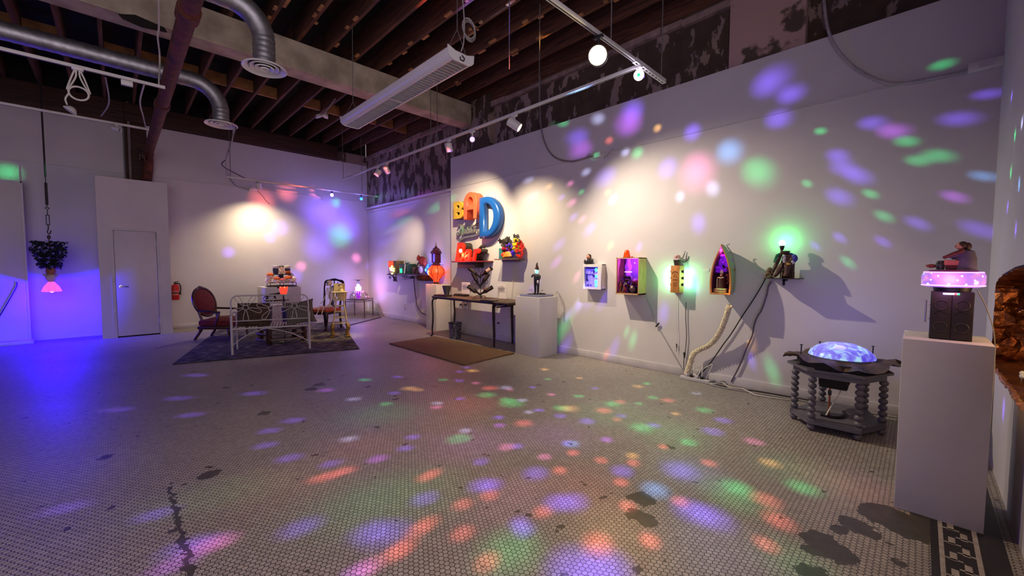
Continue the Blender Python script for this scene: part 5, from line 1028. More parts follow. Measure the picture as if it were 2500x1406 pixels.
MB().ball((.075, .0, .008), (.014, .014, .012), 8).build('switch_knob', RED, b_)
GB = glow('green_white_bulb', (170, 255, 215), 14)
# bulb box
t = thing('bulb_box', 'upright wooden box with three green bulbs on each side', 'wall art', (XP, 2.182, 1.05), WR); W_, H_, D_ = .112, .335, .13; OAK = mat('golden_oak', (196, 132, 66), .45, 0, .14, 5, stretch=(6, 6, 1))
MB().span((0, -D_, 0), (W_, 0, H_), .004).build('box_case', OAK, t); em = MB(); EMB = mat('burnt_branding', (112, 66, 32), .7)
for k in range(9): a = R(20+17.5*k); em.box((W_/2+.036*math.cos(a), -D_-.001, .225+.036*math.sin(a)), (.008, .003, .011), Matrix.Rotation(-(a-PI/2), 3, 'Y'))
em.tube([(W_/2-.02, -D_, .185), (W_/2, -D_, .245), (W_/2+.02, -D_, .185)], .0025, 5).tube([(W_/2+.013*math.cos(a*PI/6), -D_, .2+.011*math.sin(a*PI/6)) for a in range(12)], .002, 5, True)
for z, w_ in ((.165, .06), (.155, .055), (.125, .04), (.11, .05), (.098, .03), (.085, .044), (.06, .012)): em.box((W_/2, -D_-.001, z), (w_, .003, .004))
em.build('branded_emblem', EMB, t)
for i, z in enumerate((.26, .18, .10)):
    for s in (-1, 1):
        x0_ = 0 if s < 0 else W_
        so = MB().tube([(x0_, -.06, z), (x0_+s*.012, -.06, z), (x0_+s*.012, -.06, z), (x0_+s*.03, -.06, z)], [.013, .013, .018, .017], 12).build('bulb_socket', BLK, t)
        MB().ball((x0_+s*.052, -.06, z), (.026, .023, .023), 14).build('green_bulb', GB, so)
for s in (-1, 1):
    x_ = (-.10 if s < 0 else W_+.10)
    for z in (.26, .18, .10): point('green_bulb_light', (XP-.055, 2.182-x_, 1.05+z), .15, (.0, 1, .09), .02)
t = thing('noodle_cup', 'dark metal cup heaped with pink noodles on top of the bulb box', 'cup', (XP-.065, 2.182-.05, 1.385), WR)
MB().lathe([(0, 0), (.032, 0), (.046, .075), (.043, .075), (.03, .004), (0, .004)], seg=20).build('cup', mat('dark_pewter_cup', (86, 74, 66), .35, .6), t)
MB().tube([(.046*math.cos(a*PI/12), .046*math.sin(a*PI/12), .078) for a in range(24)], .005, 6, True).box((0, -.047, .075), (.06, .006, .012)).build('rim_band', WMET, t)
nd = MB(); rn = random.Random(4)
for k in range(16): a = rn.uniform(0, 6.3); nd.tube(spline([(.04*math.cos(a), .04*math.sin(a), .08), (.03*math.cos(a+.7), .03*math.sin(a+.7), .105+rn.uniform(0, .018)), (.03*math.cos(a+2), .03*math.sin(a+2), .11+rn.uniform(0, .015)), (.04*math.cos(a+2.8), .04*math.sin(a+2.8), .082)], 4), .006, 5)
nd.build('noodles', mat('pink_noodles', (214, 170, 164), .5), t)
hn = MB().tube(spline([(.035, .03, .09), (.055, .04, .10), (.065, .045, .135), (.078, .05, .18)], 5), [.006]*12+[.004]*4, 6); hn.build('chopstick_horn', SIDE, t)
MB().tube(spline([(.04, .05, .05), (.085, .055, .045), (.105, .058, .075), (.118, .06, .115)], 5), [.006]*12+[.004]*4, 6).build('chopstick_horn', SIDE, t)
# boat shaped shrine
t = thing('boat_shrine', 'upright wooden boat shrine with purple flowers and a small bishop inside', 'wall art', (XP, 1.565, 1.06), WR); D_ = .25
out = [(-.107, 0), (.107, 0)]+[(.107+.018*math.sin(PI*u*.9)-.125*u**2.2*1.0, .57*u) for u in [k/10 for k in range(1, 10)]]+[(0, .565)]+[(-(.107+.018*math.sin(PI*u*.9)-.125*u**2.2), .57*u) for u in [k/10 for k in range(9, 0, -1)]]
inn = [(x*.83, .02+z*.93) for x, z in out]
o = shape2d('gunwale', [out, inn], .03, .004, OAK, t); o.location = (0, -D_+.015, 0)
HULL = mat('grey_boat_hull', (150, 142, 132), .6, 0, .1, 6)
hu = MB(); n = len(out); rings = []
for y, s in ((-D_+.03, .98), (-.17, .97), (-.08, .9), (-.0, .78)): rings.append([hu.bm.verts.new((x*s, y, z*s+(1-s)*.25)) for x, z in out])
for A, B_ in zip(rings, rings[1:]):
    for k in range(n): hu.bm.faces.new((A[k], A[(k+1) % n], B_[(k+1) % n], B_[k]))
hu.bm.faces.new(rings[-1]); hu.build('hull', HULL, t)
ih = MB(); rings = []
for y, s in ((-D_+.02, .84), (-.1, .78), (-.03, .68)): rings.append([ih.bm.verts.new((x*s, y, .02+z*s+(1-s)*.2)) for x, z in out])
for A, B_ in zip(rings, rings[1:]):
    for k in range(n): ih.bm.faces.new((A[k], A[(k+1) % n], B_[(k+1) % n], B_[k]))
ih.bm.faces.new(rings[-1]); ih.build('lining', mat('dark_crimson_lining', (70, 24, 44), .8), t)
MB().tube([(.115, -D_+.1, .05), (.123, -D_+.1, .3), (.09, -D_+.1, .45), (.02, -D_+.1, .555)], .006, 6).build('rub_rail', HULL, t)
MB().cyl((.03, -.14, .535), (.035, -.14, .56), .003).cyl((.03, -.14, .56), (.055, -.14, .565), .004).build('cleat', CHROME, t)
fl_ = MB(); rn = random.Random(9)
for k in range(60): z = rn.uniform(.26, .46); w_ = .085*(1-(z-.26)/.26); fl_.ball((rn.uniform(-w_, w_), rn.uniform(-.17, -.06), z), rn.uniform(.012, .022), 7)
fl_.jitter(.004).build('purple_blossoms', mat('purple_petal', (140, 40, 200), .7, 0, .3, 40, emit=(120, 20, 220), es=.35), t)
f2 = MB()
for k in range(36): z = rn.uniform(.12, .3); f2.ball((rn.uniform(.03, .088), rn.uniform(-.16, -.06), z), rn.uniform(.007, .014), 7)
f2.jitter(.003).build('red_blossoms', mat('red_white_petal', (196, 92, 84), .7, 0, .5, 60), t)
point('shrine_light', (XP-.2, 1.565, 1.06+.49), .6, (.9, .12, .8), .02)
o = tag(MB().box((0, 0, .022), (.13, .07, .044), None, .004).build('shrine_plinth', PINE), 'pale wooden block inside the boat shrine', 'plinth'); o.location = (XP-.19, 1.575, 1.084); o.rotation_euler = (0, 0, WR)
t = thing('bishop_figurine', 'small dark-robed bishop figurine standing on the block in the boat shrine', 'figurine', (XP-.18, 1.575, 1.128), WR); ROBE = mat('maroon_robe', (74, 24, 20), .7)
MB().lathe([(0, 0), (.042, 0), (.04, .08), (.032, .13), (.015, .14), (0, .14)], seg=18).build('robe', ROBE, t)
MB().tube(spline([(-.036, -.03, .0), (-.036, -.03, .08), (-.03, -.028, .125), (0, -.035, .115), (.03, -.028, .125)], 5), .006, 6).build('gold_trim', mat('pale_gold_braid', (214, 196, 150), .5), t)
MB().ball((0, -.005, .158), (.018, .018, .021), 10).ball((0, -.02, .145), (.014, .01, .016), 8).build('head', mat('painted_flesh', (1, 1, 1)), t)
MB().lathe([(.019, 0), (.022, .015), (.012, .035), (0, .046)], (0, 0, .168), 12).build('mitre', WMET, t)
# shelf with seated harpist and green lamp
A = onx(1866, 680, XP-.22); B_ = onx(1952, 680, XP-.22); zb = 1.255
t = thing('wall_shelf', 'thin dark wall shelf carrying the green lamp figure', 'shelf', (XP, A.y, zb), WR); MB().span((0, -.24, -.008), (A.y-B_.y, 0, 0)).build('shelf_board', mat('dark_steel_shelf', (70, 60, 62), .4, .5), t); MB().span((.145, -.14, -.075), (.165, -.12, -.008)).span((.145, -.14, -.03), (.165, 0, -.008)).build('shelf_bracket', BLK, t)
ly = onx(1908, 640, XP-.13).y
t = thing('lamp_figure', 'headless seated figure in a blue coat holding up a green glowing bulb', 'sculpture', (XP-.13, ly, zb), WR)
COATN = mat('blue_coat', (58, 52, 150), .7, 0, .15, 20); BRN = mat('dark_carved_wood', (70, 42, 30), .6, 0, .25, 16)
skin('body', [(.045, .02, .13), (.05, .01, .19), (.055, -.01, .235), (.0, -.05, .12), (-.02, -.055, .05), (-.05, -.07, .012), (.06, -.05, .12), (.06, -.055, .05), (.045, -.075, .012), (.015, -.03, .22), (.09, .0, .22), (.10, -.035, .16), (.06, -.075, .145)], [(0, 1), (1, 2), (0, 3), (3, 4), (4, 5), (0, 6), (6, 7), (7, 8), (2, 9), (2, 10), (10, 11), (11, 12)], [.045, .046, .04, .028, .022, .018, .03, .024, .02, .024, .034, .028, .02], BRN, t)
MB().ball((.07, .012, .2), (.05, .035, .06), 14).tube(spline([(.095, .0, .235), (.112, -.012, .2), (.105, -.04, .165)], 5), [.02, .024, .028, .03, .03, .03, .029, .027, .025, .022, .02], 10).build('coat', COATN, t)
MB().tube([(.105, -.04, .166), (.094, -.055, .152)], .019, 10).build('white_cuff', WMET, t)
rf = MB()
for k in range(5): rf.ball((.03+.003*(k % 2), -.043+.002*k, .225-.02*k), (.015, .008, .013), 8)
rf.build('ruffled_shirt', mat('lilac_linen', (176, 168, 186), .8), t)
MB().ball((.075, -.07, .145), (.02, .014, .012), 8).build('gold_glove', mat('ochre_paint', (206, 150, 60), .5), t)
MB().ball((.03, .0, .262), (.04, .034, .022), 10).tube([(.03+.04*math.cos(a*PI/8), .035*math.sin(a*PI/8), .275) for a in range(16)], .005, 5, True).build('empty_collar', BRN, t)
MB().tube([(-.085, -.03, .02), (-.035, -.02, .16), (-.005, -.01, .24), (-.0, -.0, .3)], [.014, .018, .014, .009], 8).build('wooden_post', BRN, t)
MB().tube(spline([(-.01, -.03, .25), (-.04, -.045, .225), (-.055, -.05, .16)], 5), [.012]*5+[.008]*6, 8).tube(spline([(-.015, -.03, .25), (-.035, -.05, .2), (-.04, -.055, .17)], 5), .008, 6).build('green_scarf', mat('green_cloth', (40, 110, 76), .8), t)
MB().lathe([(0, .29), (.015, .29), (.019, .315), (.024, .318), (.021, .335), (0, .335)], seg=16).build('lamp_socket', BLK, t)
MB().lathe([(.016, .335), (.027, .352), (.028, .367), (.02, .385), (0, .392)], seg=18).build('green_bulb', GB, t)
MB().box((.05, .05, .09), (.11, .02, .18), None, .006).box((.05, .02, .07), (.11, .08, .012)).build('chair', BRN, t)
for sx in (0, .1):
    for sy in (-.02, .055): MB().cyl((sx, sy, 0), (sx, sy, .07), .006, seg=8).build('chair_leg', BRN, t)
point('green_lamp_light', (XP-.055, ly+.0, zb+.40), .8, (.0, 1, .10), .025)
t = thing('crouching_monkey', 'small brown crouching monkey at the left end of the lamp shelf', 'figurine', (XP-.15, ly+.105, zb), WR); MKB = mat('brown_resin_fur', (92, 72, 50), .7, 0, .3, 40)
skin('body', [(0, .0, .035), (0, .0, .065), (.005, -.01, .09), (.01, -.012, .115), (.02, -.02, .04), (.035, -.03, .012), (.03, -.02, .075), (.045, -.03, .045), (-.02, -.02, .035), (-.02, -.03, .01)], [(0, 1), (1, 2), (2, 3), (0, 4), (4, 5), (2, 6), (6, 7), (0, 8), (8, 9)], [.028, .025, .016, .02, .012, .009, .009, .007, .012, .009], MKB, t)
MB().lathe([(0, 0), (.05, 0), (.046, .012), (0, .014)], seg=16).build('rock_base', MKB, t)
# title cards
for i, (px, py, lab) in enumerate(((1724, 659, 'tiny grey title card on the panel between the bulb box and the boat shrine'), (1861, 665, 'tiny grey title card on the panel left of the lamp shelf'))):
    tag(MB().span((-.035, -.004, -.018), (.035, 0, .018)).build('title_card', PAP), lab, 'card').matrix_world = Matrix.Translation(onx(px, py, XP)) @ Matrix.Rotation(WR, 4, 'Z')
# rope, leads and power strip
def wp(*pts, x=5.02): return [onx(a, b, x) for a, b in pts]
rp = spline([onx(1781, 745, 4.86), onx(1772, 775, 4.88), onx(1755, 815, 4.92), onx(1732, 842, 4.95), onx(1700, 858, 4.95), onx(1690, 870, 4.94), onx(1682, 895, 4.93), onx(1675, 915, 4.92)], 14)
ro = MB(); R1 = []; R2 = []; R3 = []
for i, p in enumerate(rp):
    a = i*.9
    for k, L in enumerate((R1, R2, R3)): L.append(p+V((.019*math.cos(a+k*2.094), .019*math.sin(a+k*2.094), .008*math.sin(a+k*2))))
for L in (R1, R2, R3): ro.tube(L, .0135, 6)
tag(ro.build('braided_rope', mat('cream_cotton_rope', (206, 192, 164), .9, 0, .12, 40)), 'thick cream braided rope hanging from the boat shrine to the floor', 'rope')
cable('power_lead', 'grey lead with an inline switch running from the shadow box to the floor', wp((1577, 722), (1590, 755), (1602, 790), (1622, 825), (1645, 865), (1668, 905)), .006, GREYM, 'cord')
o = MB().cyl((0, 0, .035), (0, 0, -.035), .011, .009, 10).build('inline_switch', DGREY); o.location = onx(1605, 793, 5.015); o.rotation_euler = (R(40), 0, 0); tag(o, 'dark inline switch on the shadow box lead', 'switch')
cable('power_lead', 'thin white lead hanging straight below the bulb box', wp((1651, 716), (1651, 760), (1652, 800), (1654, 815), (1652, 848)), .0025, WCORD, 'cord')
o = MB().cyl((0, 0, .03), (0, 0, -.02), .008, .006, 8).cyl((0, 0, -.02), (0, 0, -.07), .003).build('hanging_plug', DGREY); o.location = onx(1652, 845, 5.02); tag(o, 'small dark plug dangling below the bulb box', 'plug')
cable('bulb_box_lead', 'dark grey lead from the bulb box down to the power strip', wp((1675, 738), (1674, 775), (1676, 820), (1673, 858), (1670, 872), (1669, 900)), .006, mat('mid_grey_cord', (104, 96, 96), .5), 'cord')
o = MB().cyl((0, 0, .04), (0, 0, -.03), .015, .008, 10).build('inline_switch', DGREY); o.location = onx(1671, 868, 5.01); tag(o, 'dark inline switch on the bulb box lead', 'switch')
cable('shelf_lead', 'black lead running diagonally from the lamp shelf to the power strip', wp((1869, 680), (1858, 700), (1845, 722), (1830, 745), (1810, 775), (1785, 815), (1765, 842), (1735, 885), (1706, 918)), .006, BCORD, 'cord')
cable('shelf_lead', 'wavy dark lead from the lamp shelf down to the baseboard', wp((1884, 687), (1876, 700), (1872, 720), (1860, 755), (1848, 775), (1841, 795), (1836, 820), (1825, 845), (1815, 870), (1802, 900), (1785, 932)), .008, mat('dark_grey_cord', (92, 80, 92), .5), 'cord')
a, b = fl(1667, 926), fl(1722, 937); d = b-a; ang = math.atan2(d.y, d.x)
ps = thing('power_strip', 'white power strip on the floor at the foot of the rope', 'power strip', ((a+b)/2)+V((.03, 0, 0)), ang)
MB().box((0, 0, .02), (.34, .055, .04), None, .006).build('strip_body', TRIMP, ps)
for k in range(4): MB().box((-.1+.06*k, 0, .055), (.034, .034, .03), None, .005).build('plug', (TRIMP, BCORD)[k % 2], ps)
tn = MB(); rn = random.Random(6)
for k in range(6): tn.tube(spline([(-.12+.05*k, 0, .06), (-.1+.05*k+rn.uniform(-.05, .05), .03, .16+rn.uniform(0, .1)), (-.05+rn.uniform(-.1, .1), .04, .1), (rn.uniform(-.15, .1), .02, .05)], 6), .005, 5)
tn.build('cord_tangle', WCORD, ps)
cable('floor_cable', 'bundle of grey cables along the skirting towards the spool table', [fl(1722, 935, .008), fl(1760, 945, .008), fl(1800, 952, .008), fl(1850, 960, .008), fl(1900, 968, .008), fl(1960, 978, .008), fl(2080, 1000, .008), fl(2190, 1019, .008)], .008, GREYM)
cable('floor_cable', 'loose white cable curling beside the grey bundle on the floor', [fl(1715, 930, .012), fl(1740, 937, .012), fl(1762, 934, .012), fl(1780, 945, .012), fl(1815, 950, .012), fl(1840, 962, .012), fl(1870, 968, .012), fl(1930, 976, .01)], .006, WCORD)
cable('floor_cable', 'dark cable along the skirting of the right panel', [fl(1725, 938, .008)+V((.03, 0, 0)), fl(1800, 950, .008)+V((.04, 0, 0)), fl(1900, 966, .008)+V((.04, 0, 0)), fl(2100, 1002, .008)+V((.04, 0, 0))], .006, DGREY)

# ------------------------------------------------------------------ spool table with glowing dome
GRYP = mat('grey_painted_wood', (92, 88, 98), .5, 0, .12, 10)
SX, SY = 4.425, .455; t = thing('spool_table', 'grey six-legged table with bobbin-turned legs beside the near pedestal', 'table', (SX, SY, 0))
ft = [(4.315, .755), (4.115, .60), (4.13, .30), (4.405, .175)]; ft = [(x-SX, y-SY) for x, y in ft]; ft = ft+[(-ft[1][0], -ft[1][1]), (-ft[2][0], -ft[2][1])]
ft = sorted(ft, key=lambda q: math.atan2(q[1], q[0]))
sc_ = lambda s: [(x*s, y*s) for x, y in ft]
MB().slab(sc_(1.2), .505, .525).build('table_top', GRYP, t)
ap = MB().slab(sc_(1.06), .455, .506); ap.build('apron', GRYP, t)
MB().slab(sc_(1.1), .06, .085).slab(sc_(1.06), .085, .10).build('lower_shelf', GRYP, t)
for x, y in ft:
    pr = [(.0, .46)]; z = .455
    for k in range(7):
        h_ = .05; pr += [(.014, z), (.027, z-.012), (.031, z-.025), (.027, z-.038), (.014, z-h_)]; z -= h_+.0005
    MB().lathe(pr+[(0, z)], (x, y, 0), 14).span((x-.026, y-.026, .055), (x+.026, y+.026, .105), .004).ball((x, y, .028), (.03, .03, .028), 12).build('bobbin_leg', GRYP, t)
m_ = mat('crumpled_bark_paper', (96, 74, 56), .75, 0, .3, 9, .3, col2=(46, 34, 28)); rn = random.Random(12)
d_ = thing('dome_lamp', 'glowing blue disco dome in a crumpled brown skirt on the spool table', 'lamp', (SX, SY, .525))
MB().slab([(x*.98, y*.98) for x, y in ft], 0, .05).build('dark_base', mat('black_card_base', (40, 34, 32), .7), d_)
def skirt(u, v):
    a = 2*PI*u; r = .20+.24*v; n_ = .03*math.sin(5*a+1)+.02*math.sin(9*a)+.02*math.sin(14*a+2); e = 1.32 if math.cos(a-2.2) > .3 else 1.0
    e = 1+.24*max(0, math.cos(a-2.25))+.2*max(0, math.cos(a+.95)); r = .21+(.16*e+n_)*v
    return V((r*math.cos(a), r*math.sin(a), .075+.035*v*math.sin(3*a+.5)+.018*math.sin(11*a)*v+.03*v*v*max(0, math.cos(a-2.25)+math.cos(a+.95))-.02*v))
MB().grid(60, 7, skirt).jitter(.006, 4).build('paper_skirt', m_, d_, 60)
DOMEM, nt, b = nodes_mat('iridescent_dome')
tc = N(nt, 'ShaderNodeTexCoord'); vo = N(nt, 'ShaderNodeTexVoronoi'); vo.inputs['Scale'].default_value = 7; nt.links.new(tc.outputs['Object'], vo.inputs['Vector'])
nz = N(nt, 'ShaderNodeTexNoise'); nz.inputs['Scale'].default_value = 9; nz.inputs['Detail'].default_value = 4; nz.inputs['Distortion'].default_value = 1.5; nt.links.new(tc.outputs['Object'], nz.inputs['Vector'])
cr = N(nt, 'ShaderNodeValToRGB'); e = cr.color_ramp.elements; e[0].position, e[0].color = .38, (*S2L((60, 30, 225)), 1); e[1].position, e[1].color = .62, (*S2L((170, 225, 255)), 1); k_2 = e.new(.5); k_2.color = (*S2L((110, 110, 250)), 1)
nt.links.new(nz.outputs[0], cr.inputs[0]); nt.links.new(cr.outputs[0], b.inputs['Emission Color']); b.inputs['Emission Strength'].default_value = .26; b.inputs['Base Color'].default_value = (.25, .25, .4, 1); b.inputs['Roughness'].default_value = .12
MB().lathe([(.23, .08), (.215, .115), (.17, .155), (.1, .185), (0, .195)], seg=36).build('glass_dome', DOMEM, d_)
MB().ball((-.15, .12, .11), .014, 8).build('green_spot', glow('dome_green', (30, 255, 120), 5), d_)
nl = MB()
for a, h_ in ((2.3, .05), (-.6, .03), (.6, .02)): nl.cyl((.33*math.cos(a), .33*math.sin(a), .06), (.33*math.cos(a), .33*math.sin(a), .12+h_), .005, seg=6).cyl((.33*math.cos(a), .33*math.sin(a), .12+h_), (.33*math.cos(a), .33*math.sin(a), .125+h_), .012, seg=8)
nl.build('nails', DGREY, d_)
point('dome_light', (SX-.03, SY+.02, .86), 1.2, (.28, .26, 1), .08)
mo = thing('hanging_motor', 'dark sagging bag and rod hanging under the spool table top', 'motor', (SX-.06, SY+.03, .455))
MB().prism([(-.16, 0), (.19, 0), (.19, -.1), (.06, -.1), (.02, -.12), (-.08, -.115), (-.13, -.08)], -.09, .09).build('bag', mat('black_felt_bag', (44, 38, 38), .9), mo)
o = thing('stand_rod', 'copper rod stand with a dark curved foot on the lower shelf of the spool table', 'stand', (SX-.13, SY+.05, .10)); MB().cyl((0, 0, 0), (0, 0, .24), .007, seg=10).build('rod', mat('copper', (170, 96, 66), .35, .8), o)
MB().cyl((-.03, 0, .2), (.06, 0, .2), .006).box((0, 0, .2), (.024, .024, .04), None, .004).build('clamp', DGREY, o)
MB().tube(spline([(-.05, .05, .01), (-.03, -.06, .01), (.08, -.10, .01), (.18, -.08, .01)], 8), .013, 6).build('curved_foot', BLK, o)
cable('power_lead', 'pale cord under the spool table from the bag to the shelf', [(SX-.02, SY-.0, .345), (SX-.05, SY-.01, .3), (SX-.12, SY+.03, .2), (SX-.2, SY+.06, .12)], .005, WCORD, 'cord')

# ------------------------------------------------------------------ near pedestal with cabinet, ring and reader
o = tag(MB().span((0, 0, 0), (.415, .335, .97), .004).build('pedestal', PAINT2), 'tall white pedestal nearest the camera carrying the black cabinet', 'pedestal'); o.location = (3.115, -.277, 0)
CAB = mat('black_carved_wood', (46, 37, 34), .55, 0, .15, 14, .1)
t = thing('black_cabinet', 'small black carved cabinet on the nearest pedestal', 'cabinet', (3.215, -.044, .97), WR)
MB().span((0, .006, 0), (.16, .12, .262), .003).build('cabinet_body', CAB, t); 
for i in range(2):
    x0_ = .002+.079*i; dm = MB().span((x0_, 0, .006), (x0_+.077, .008, .25), .002)
    for zc in (.19, .07): dm.tube([(x0_+.038+.026*math.cos(a*PI/8), -.001, zc+.026*math.sin(a*PI/8)) for a in range(16)], .003, 5, True).tube(spline([(x0_+.01, -.001, zc-.05), (x0_+.03, -.002, zc-.03), (x0_+.066, -.001, zc-.045)], 4), .0025, 5)
    dm.build('door', CAB, t)
MB().cyl((-.018, .004, .09), (-.018, .004, .215), .004, seg=10).cyl((-.018, .004, .11), (.0, .01, .11), .002).cyl((-.018, .004, .19), (.0, .01, .19), .002).build('side_handle', ch, t)
MB().span((.045, -.003, .248), (.105, .004, .256)).build('display_strip', glow('display_white', (190, 170, 255), 6), t)
MB().span((.086, -.004, .248), (.096, .003, .256)).build('red_led', glow('led_red', (255, 60, 60), 4), t); MB().span((.097, -.004, .248), (.106, .003, .256)).build('green_led', glow('led_green', (40, 230, 100), 4), t)
rc_ = V((3.30, -.124, 1.235))
t = thing('light_drum', 'round glowing pink and blue light drum on the black cabinet', 'lamp', rc_)
m, nt, b = nodes_mat('pink_led_drum'); tc = N(nt, 'ShaderNodeTexCoord'); vo = N(nt, 'ShaderNodeTexVoronoi'); vo.inputs['Scale'].default_value = 22; nt.links.new(tc.outputs['Object'], vo.inputs['Vector'])
cr = N(nt, 'ShaderNodeValToRGB'); e = cr.color_ramp.elements; e[0].position, e[0].color = .0, (*S2L((170, 225, 255)), 1); e[1].position, e[1].color = .6, (*S2L((150, 90, 240)), 1); q = e.new(.3); q.color = (*S2L((225, 110, 225)), 1)
nt.links.new(vo.outputs['Distance'], cr.inputs[0]); nt.links.new(cr.outputs[0], b.inputs['Emission Color']); b.inputs['Emission Strength'].default_value = .27; b.inputs['Base Color'].default_value = (.4, .3, .45, 1); b.inputs['Roughness'].default_value = .2
MB().lathe([(0, .022), (.1, .022), (.118, .032), (.122, .045), (.122, .085), (.116, .1), (.1, .108), (0, .108)], seg=40).build('drum_shell', m, t)
MB().lathe([(.119, .028), (.1245, .032), (.119, .036)], seg=40).lathe([(.112, .101), (.117, .104), (.112, .107)], seg=40).build('bright_edge', glow('drum_edge', (240, 170, 255), 1.4), t)
MB().lathe([(0, -.005), (.07, -.005), (.075, .022), (0, .022)], seg=30).build('foot_plate', BLK, t)
for k in range(9): a = PI+(-.9+.23*k+.1*math.sin(k*5)); MB().ball((.1205*math.cos(a), .1205*math.sin(a), .062+.022*((k*7) % 3-1)), .0045, 8).build('led_dot', glow('led_dot_%d' % (k % 3), ((140, 230, 255), (255, 180, 240), (190, 190, 255))[k % 3], 4), t)
point('drum_light', (3.12, -.1, 1.30), .35, (1, .35, .9), .06)
t = thing('reading_figure', 'grey cloaked figure bent over a small desk on top of the light drum', 'sculpture', rc_+V((0, 0, .108)), WR)
CLK = mat('grey_violet_cloak', (88, 80, 98), .8, 0, .15, 20); WINE = mat('dark_wine_red', (96, 34, 34), .6)
MB().lathe([(0, 0), (.092, 0), (.095, .008), (0, .01)], seg=26).build('base_disc', WINE, t)
skin('body', [(.045, 0, .03), (.048, 0, .07), (.042, 0, .11), (.036, 0, .13), (.02, -.015, .1), (-.02, -.02, .075), (.03, .02, .1), (-.01, .02, .07)], [(0, 1), (1, 2), (2, 3), (2, 4), (4, 5), (2, 6), (6, 7)], [.036, .032, .026, .012, .014, .01, .014, .01], CLK, t)
MB().lathe([(0, 0), (.042, 0), (.04, .06), (.03, .1), (0, .115)], (.045, 0, .01), 16).build('cloak', CLK, t)
MB().ball((.022, 0, .138), (.019, .019, .022), 12).ball((.004, 0, .135), .005, 6).tube([(.03, 0, .128), (.036, 0, .105)], .011, 8).build('head', mat('painted_flesh', (1, 1, 1)), t)
MB().ball((.03, 0, .144), (.021, .022, .021), 10).ball((.048, 0, .136), (.016, .018, .022), 8).build('hair', HAIRB, t)
MB().ball((.004, -.008, .141), .004, 6).build('glasses', CHROME, t)
MB().tube([(.035, -.022, .115), (-.005, -.03, .095), (-.04, -.02, .075)], [.011, .01, .008], 8).build('red_sleeve', WINE, t)
MB().box((-.005, 0, .048), (.065, .06, .03), None, .006).build('orange_book', mat('terracotta_pink', (196, 112, 92), .6), t)
MB().box((-.005, 0, .022), (.05, .05, .024), None, .004).build('small_desk', WINE, t)
MB().lathe([(0, 0), (.016, 0), (.02, .03), (.014, .05), (0, .05)], (-.05, -.01, .01), 12).build('dark_jar', mat('dark_mottled_jar', (70, 74, 66), .4, 0, .5, 60), t)
MB().ball((-.085, 0, .03), (.022, .014, .011), 10).ball((-.1, 0, .032), (.008, .006, .006), 6).build('little_fish', mat('brown_red_glaze', (130, 58, 44), .4), t)
cable('power_lead', 'grey cord hanging from the light drum behind the nearest pedestal', [(3.36, -.22, 1.24), (3.45, -.26, 1.15), (3.5, -.30, 1.0), (3.56, -.315, .8), (3.58, -.32, .4)], .003, GREYM, 'cord')
# copper lined niche in the front wall
FOIL = mat('crumpled_copper_foil', (176, 104, 58), .3, .85, .3, 14, .9, col2=(84, 50, 30), detail=8)
t = thing('foil_lining', 'crumpled copper foil lining the arched niche in the front wall', 'foil', (NX1, YF, NZ))
rn = random.Random(3)
jm = MB().grid(11, 13, lambda u, v: V((-.018-rn.uniform(0, .04), .014-.47*u+(rn.uniform(-.018, .018) if 0 < u < 1 else 0), v*.52+(rn.uniform(-.016, .016) if 0 < v < 1 else 0))))
bmesh.ops.triangulate(jm.bm, faces=jm.bm.faces[:]); jm.build('jamb_foil', FOIL, t, 10)
sf = MB(); ap_ = [(NX1, 1.2), (4.46, 1.275), (4.3, 1.32), (3.8, 1.37), (3.2, 1.395), (2.6, 1.37)]
ap3 = spline([(x-NX1, 0, z-NZ) for x, z in ap_], 8)
sf.grid(len(ap3), 12, lambda u, v: V((ap3[round(u*(len(ap3)-1))].x-.014-rn.uniform(0, .01), .014-.45*v, ap3[round(u*(len(ap3)-1))].z-.016-rn.uniform(0, .016))))
sf.build('arch_foil', FOIL, t, 10)
MB().grid(50, 12, lambda u, v: V((.0-2.5*u, .02-.48*v, .006))).jitter(.006, 7).build('ledge_foil', mat('flat_copper_foil', (150, 92, 56), .35, .8, .2, 10, .5), t, 10)
MB().tube([(.02-.03*k, .022, .0) for k in range(80)], .012, 6).jitter(.006, 9).build('ledge_edge', mat('bright_copper_edge', (206, 140, 110), .35, .7, .2, 20), t)
bt = thing('green_bottle', 'small glowing green glass bottle standing in the copper niche', 'bottle', (3.62, YF-.12, NZ+.012)); MB().lathe([(0, 0), (.035, 0), (.037, .1), (.015, .15), (.014, .2), (0, .2)], seg=18).build('glass_body', mat('green_glass', (30, 120, 60), .1, 0, .1, 6, emit=(20, 220, 90), es=.4), bt); MB().cyl((0, 0, .2), (0, 0, .22), .016).build('stopper', BLK, bt)
bd_ = thing('glass_bird', 'little white glass bird standing on the copper ledge', 'figurine', (3.60, YF-.035, NZ+.012)); MB().ball((0, 0, .045), (.035, .016, .016), 12).ball((.03, 0, .058), .013, 10).build('body', WMET, bd_); MB().cyl((.005, .006, 0), (.003, .005, .035), .002, seg=6).build('leg', CHROME, bd_); MB().cyl((.005, -.006, 0), (.003, -.005, .035), .002, seg=6).build('leg', CHROME, bd_)
point('niche_light', (3.2, YF-.25, 1.2), 3.2, (1, .62, .28), .06)
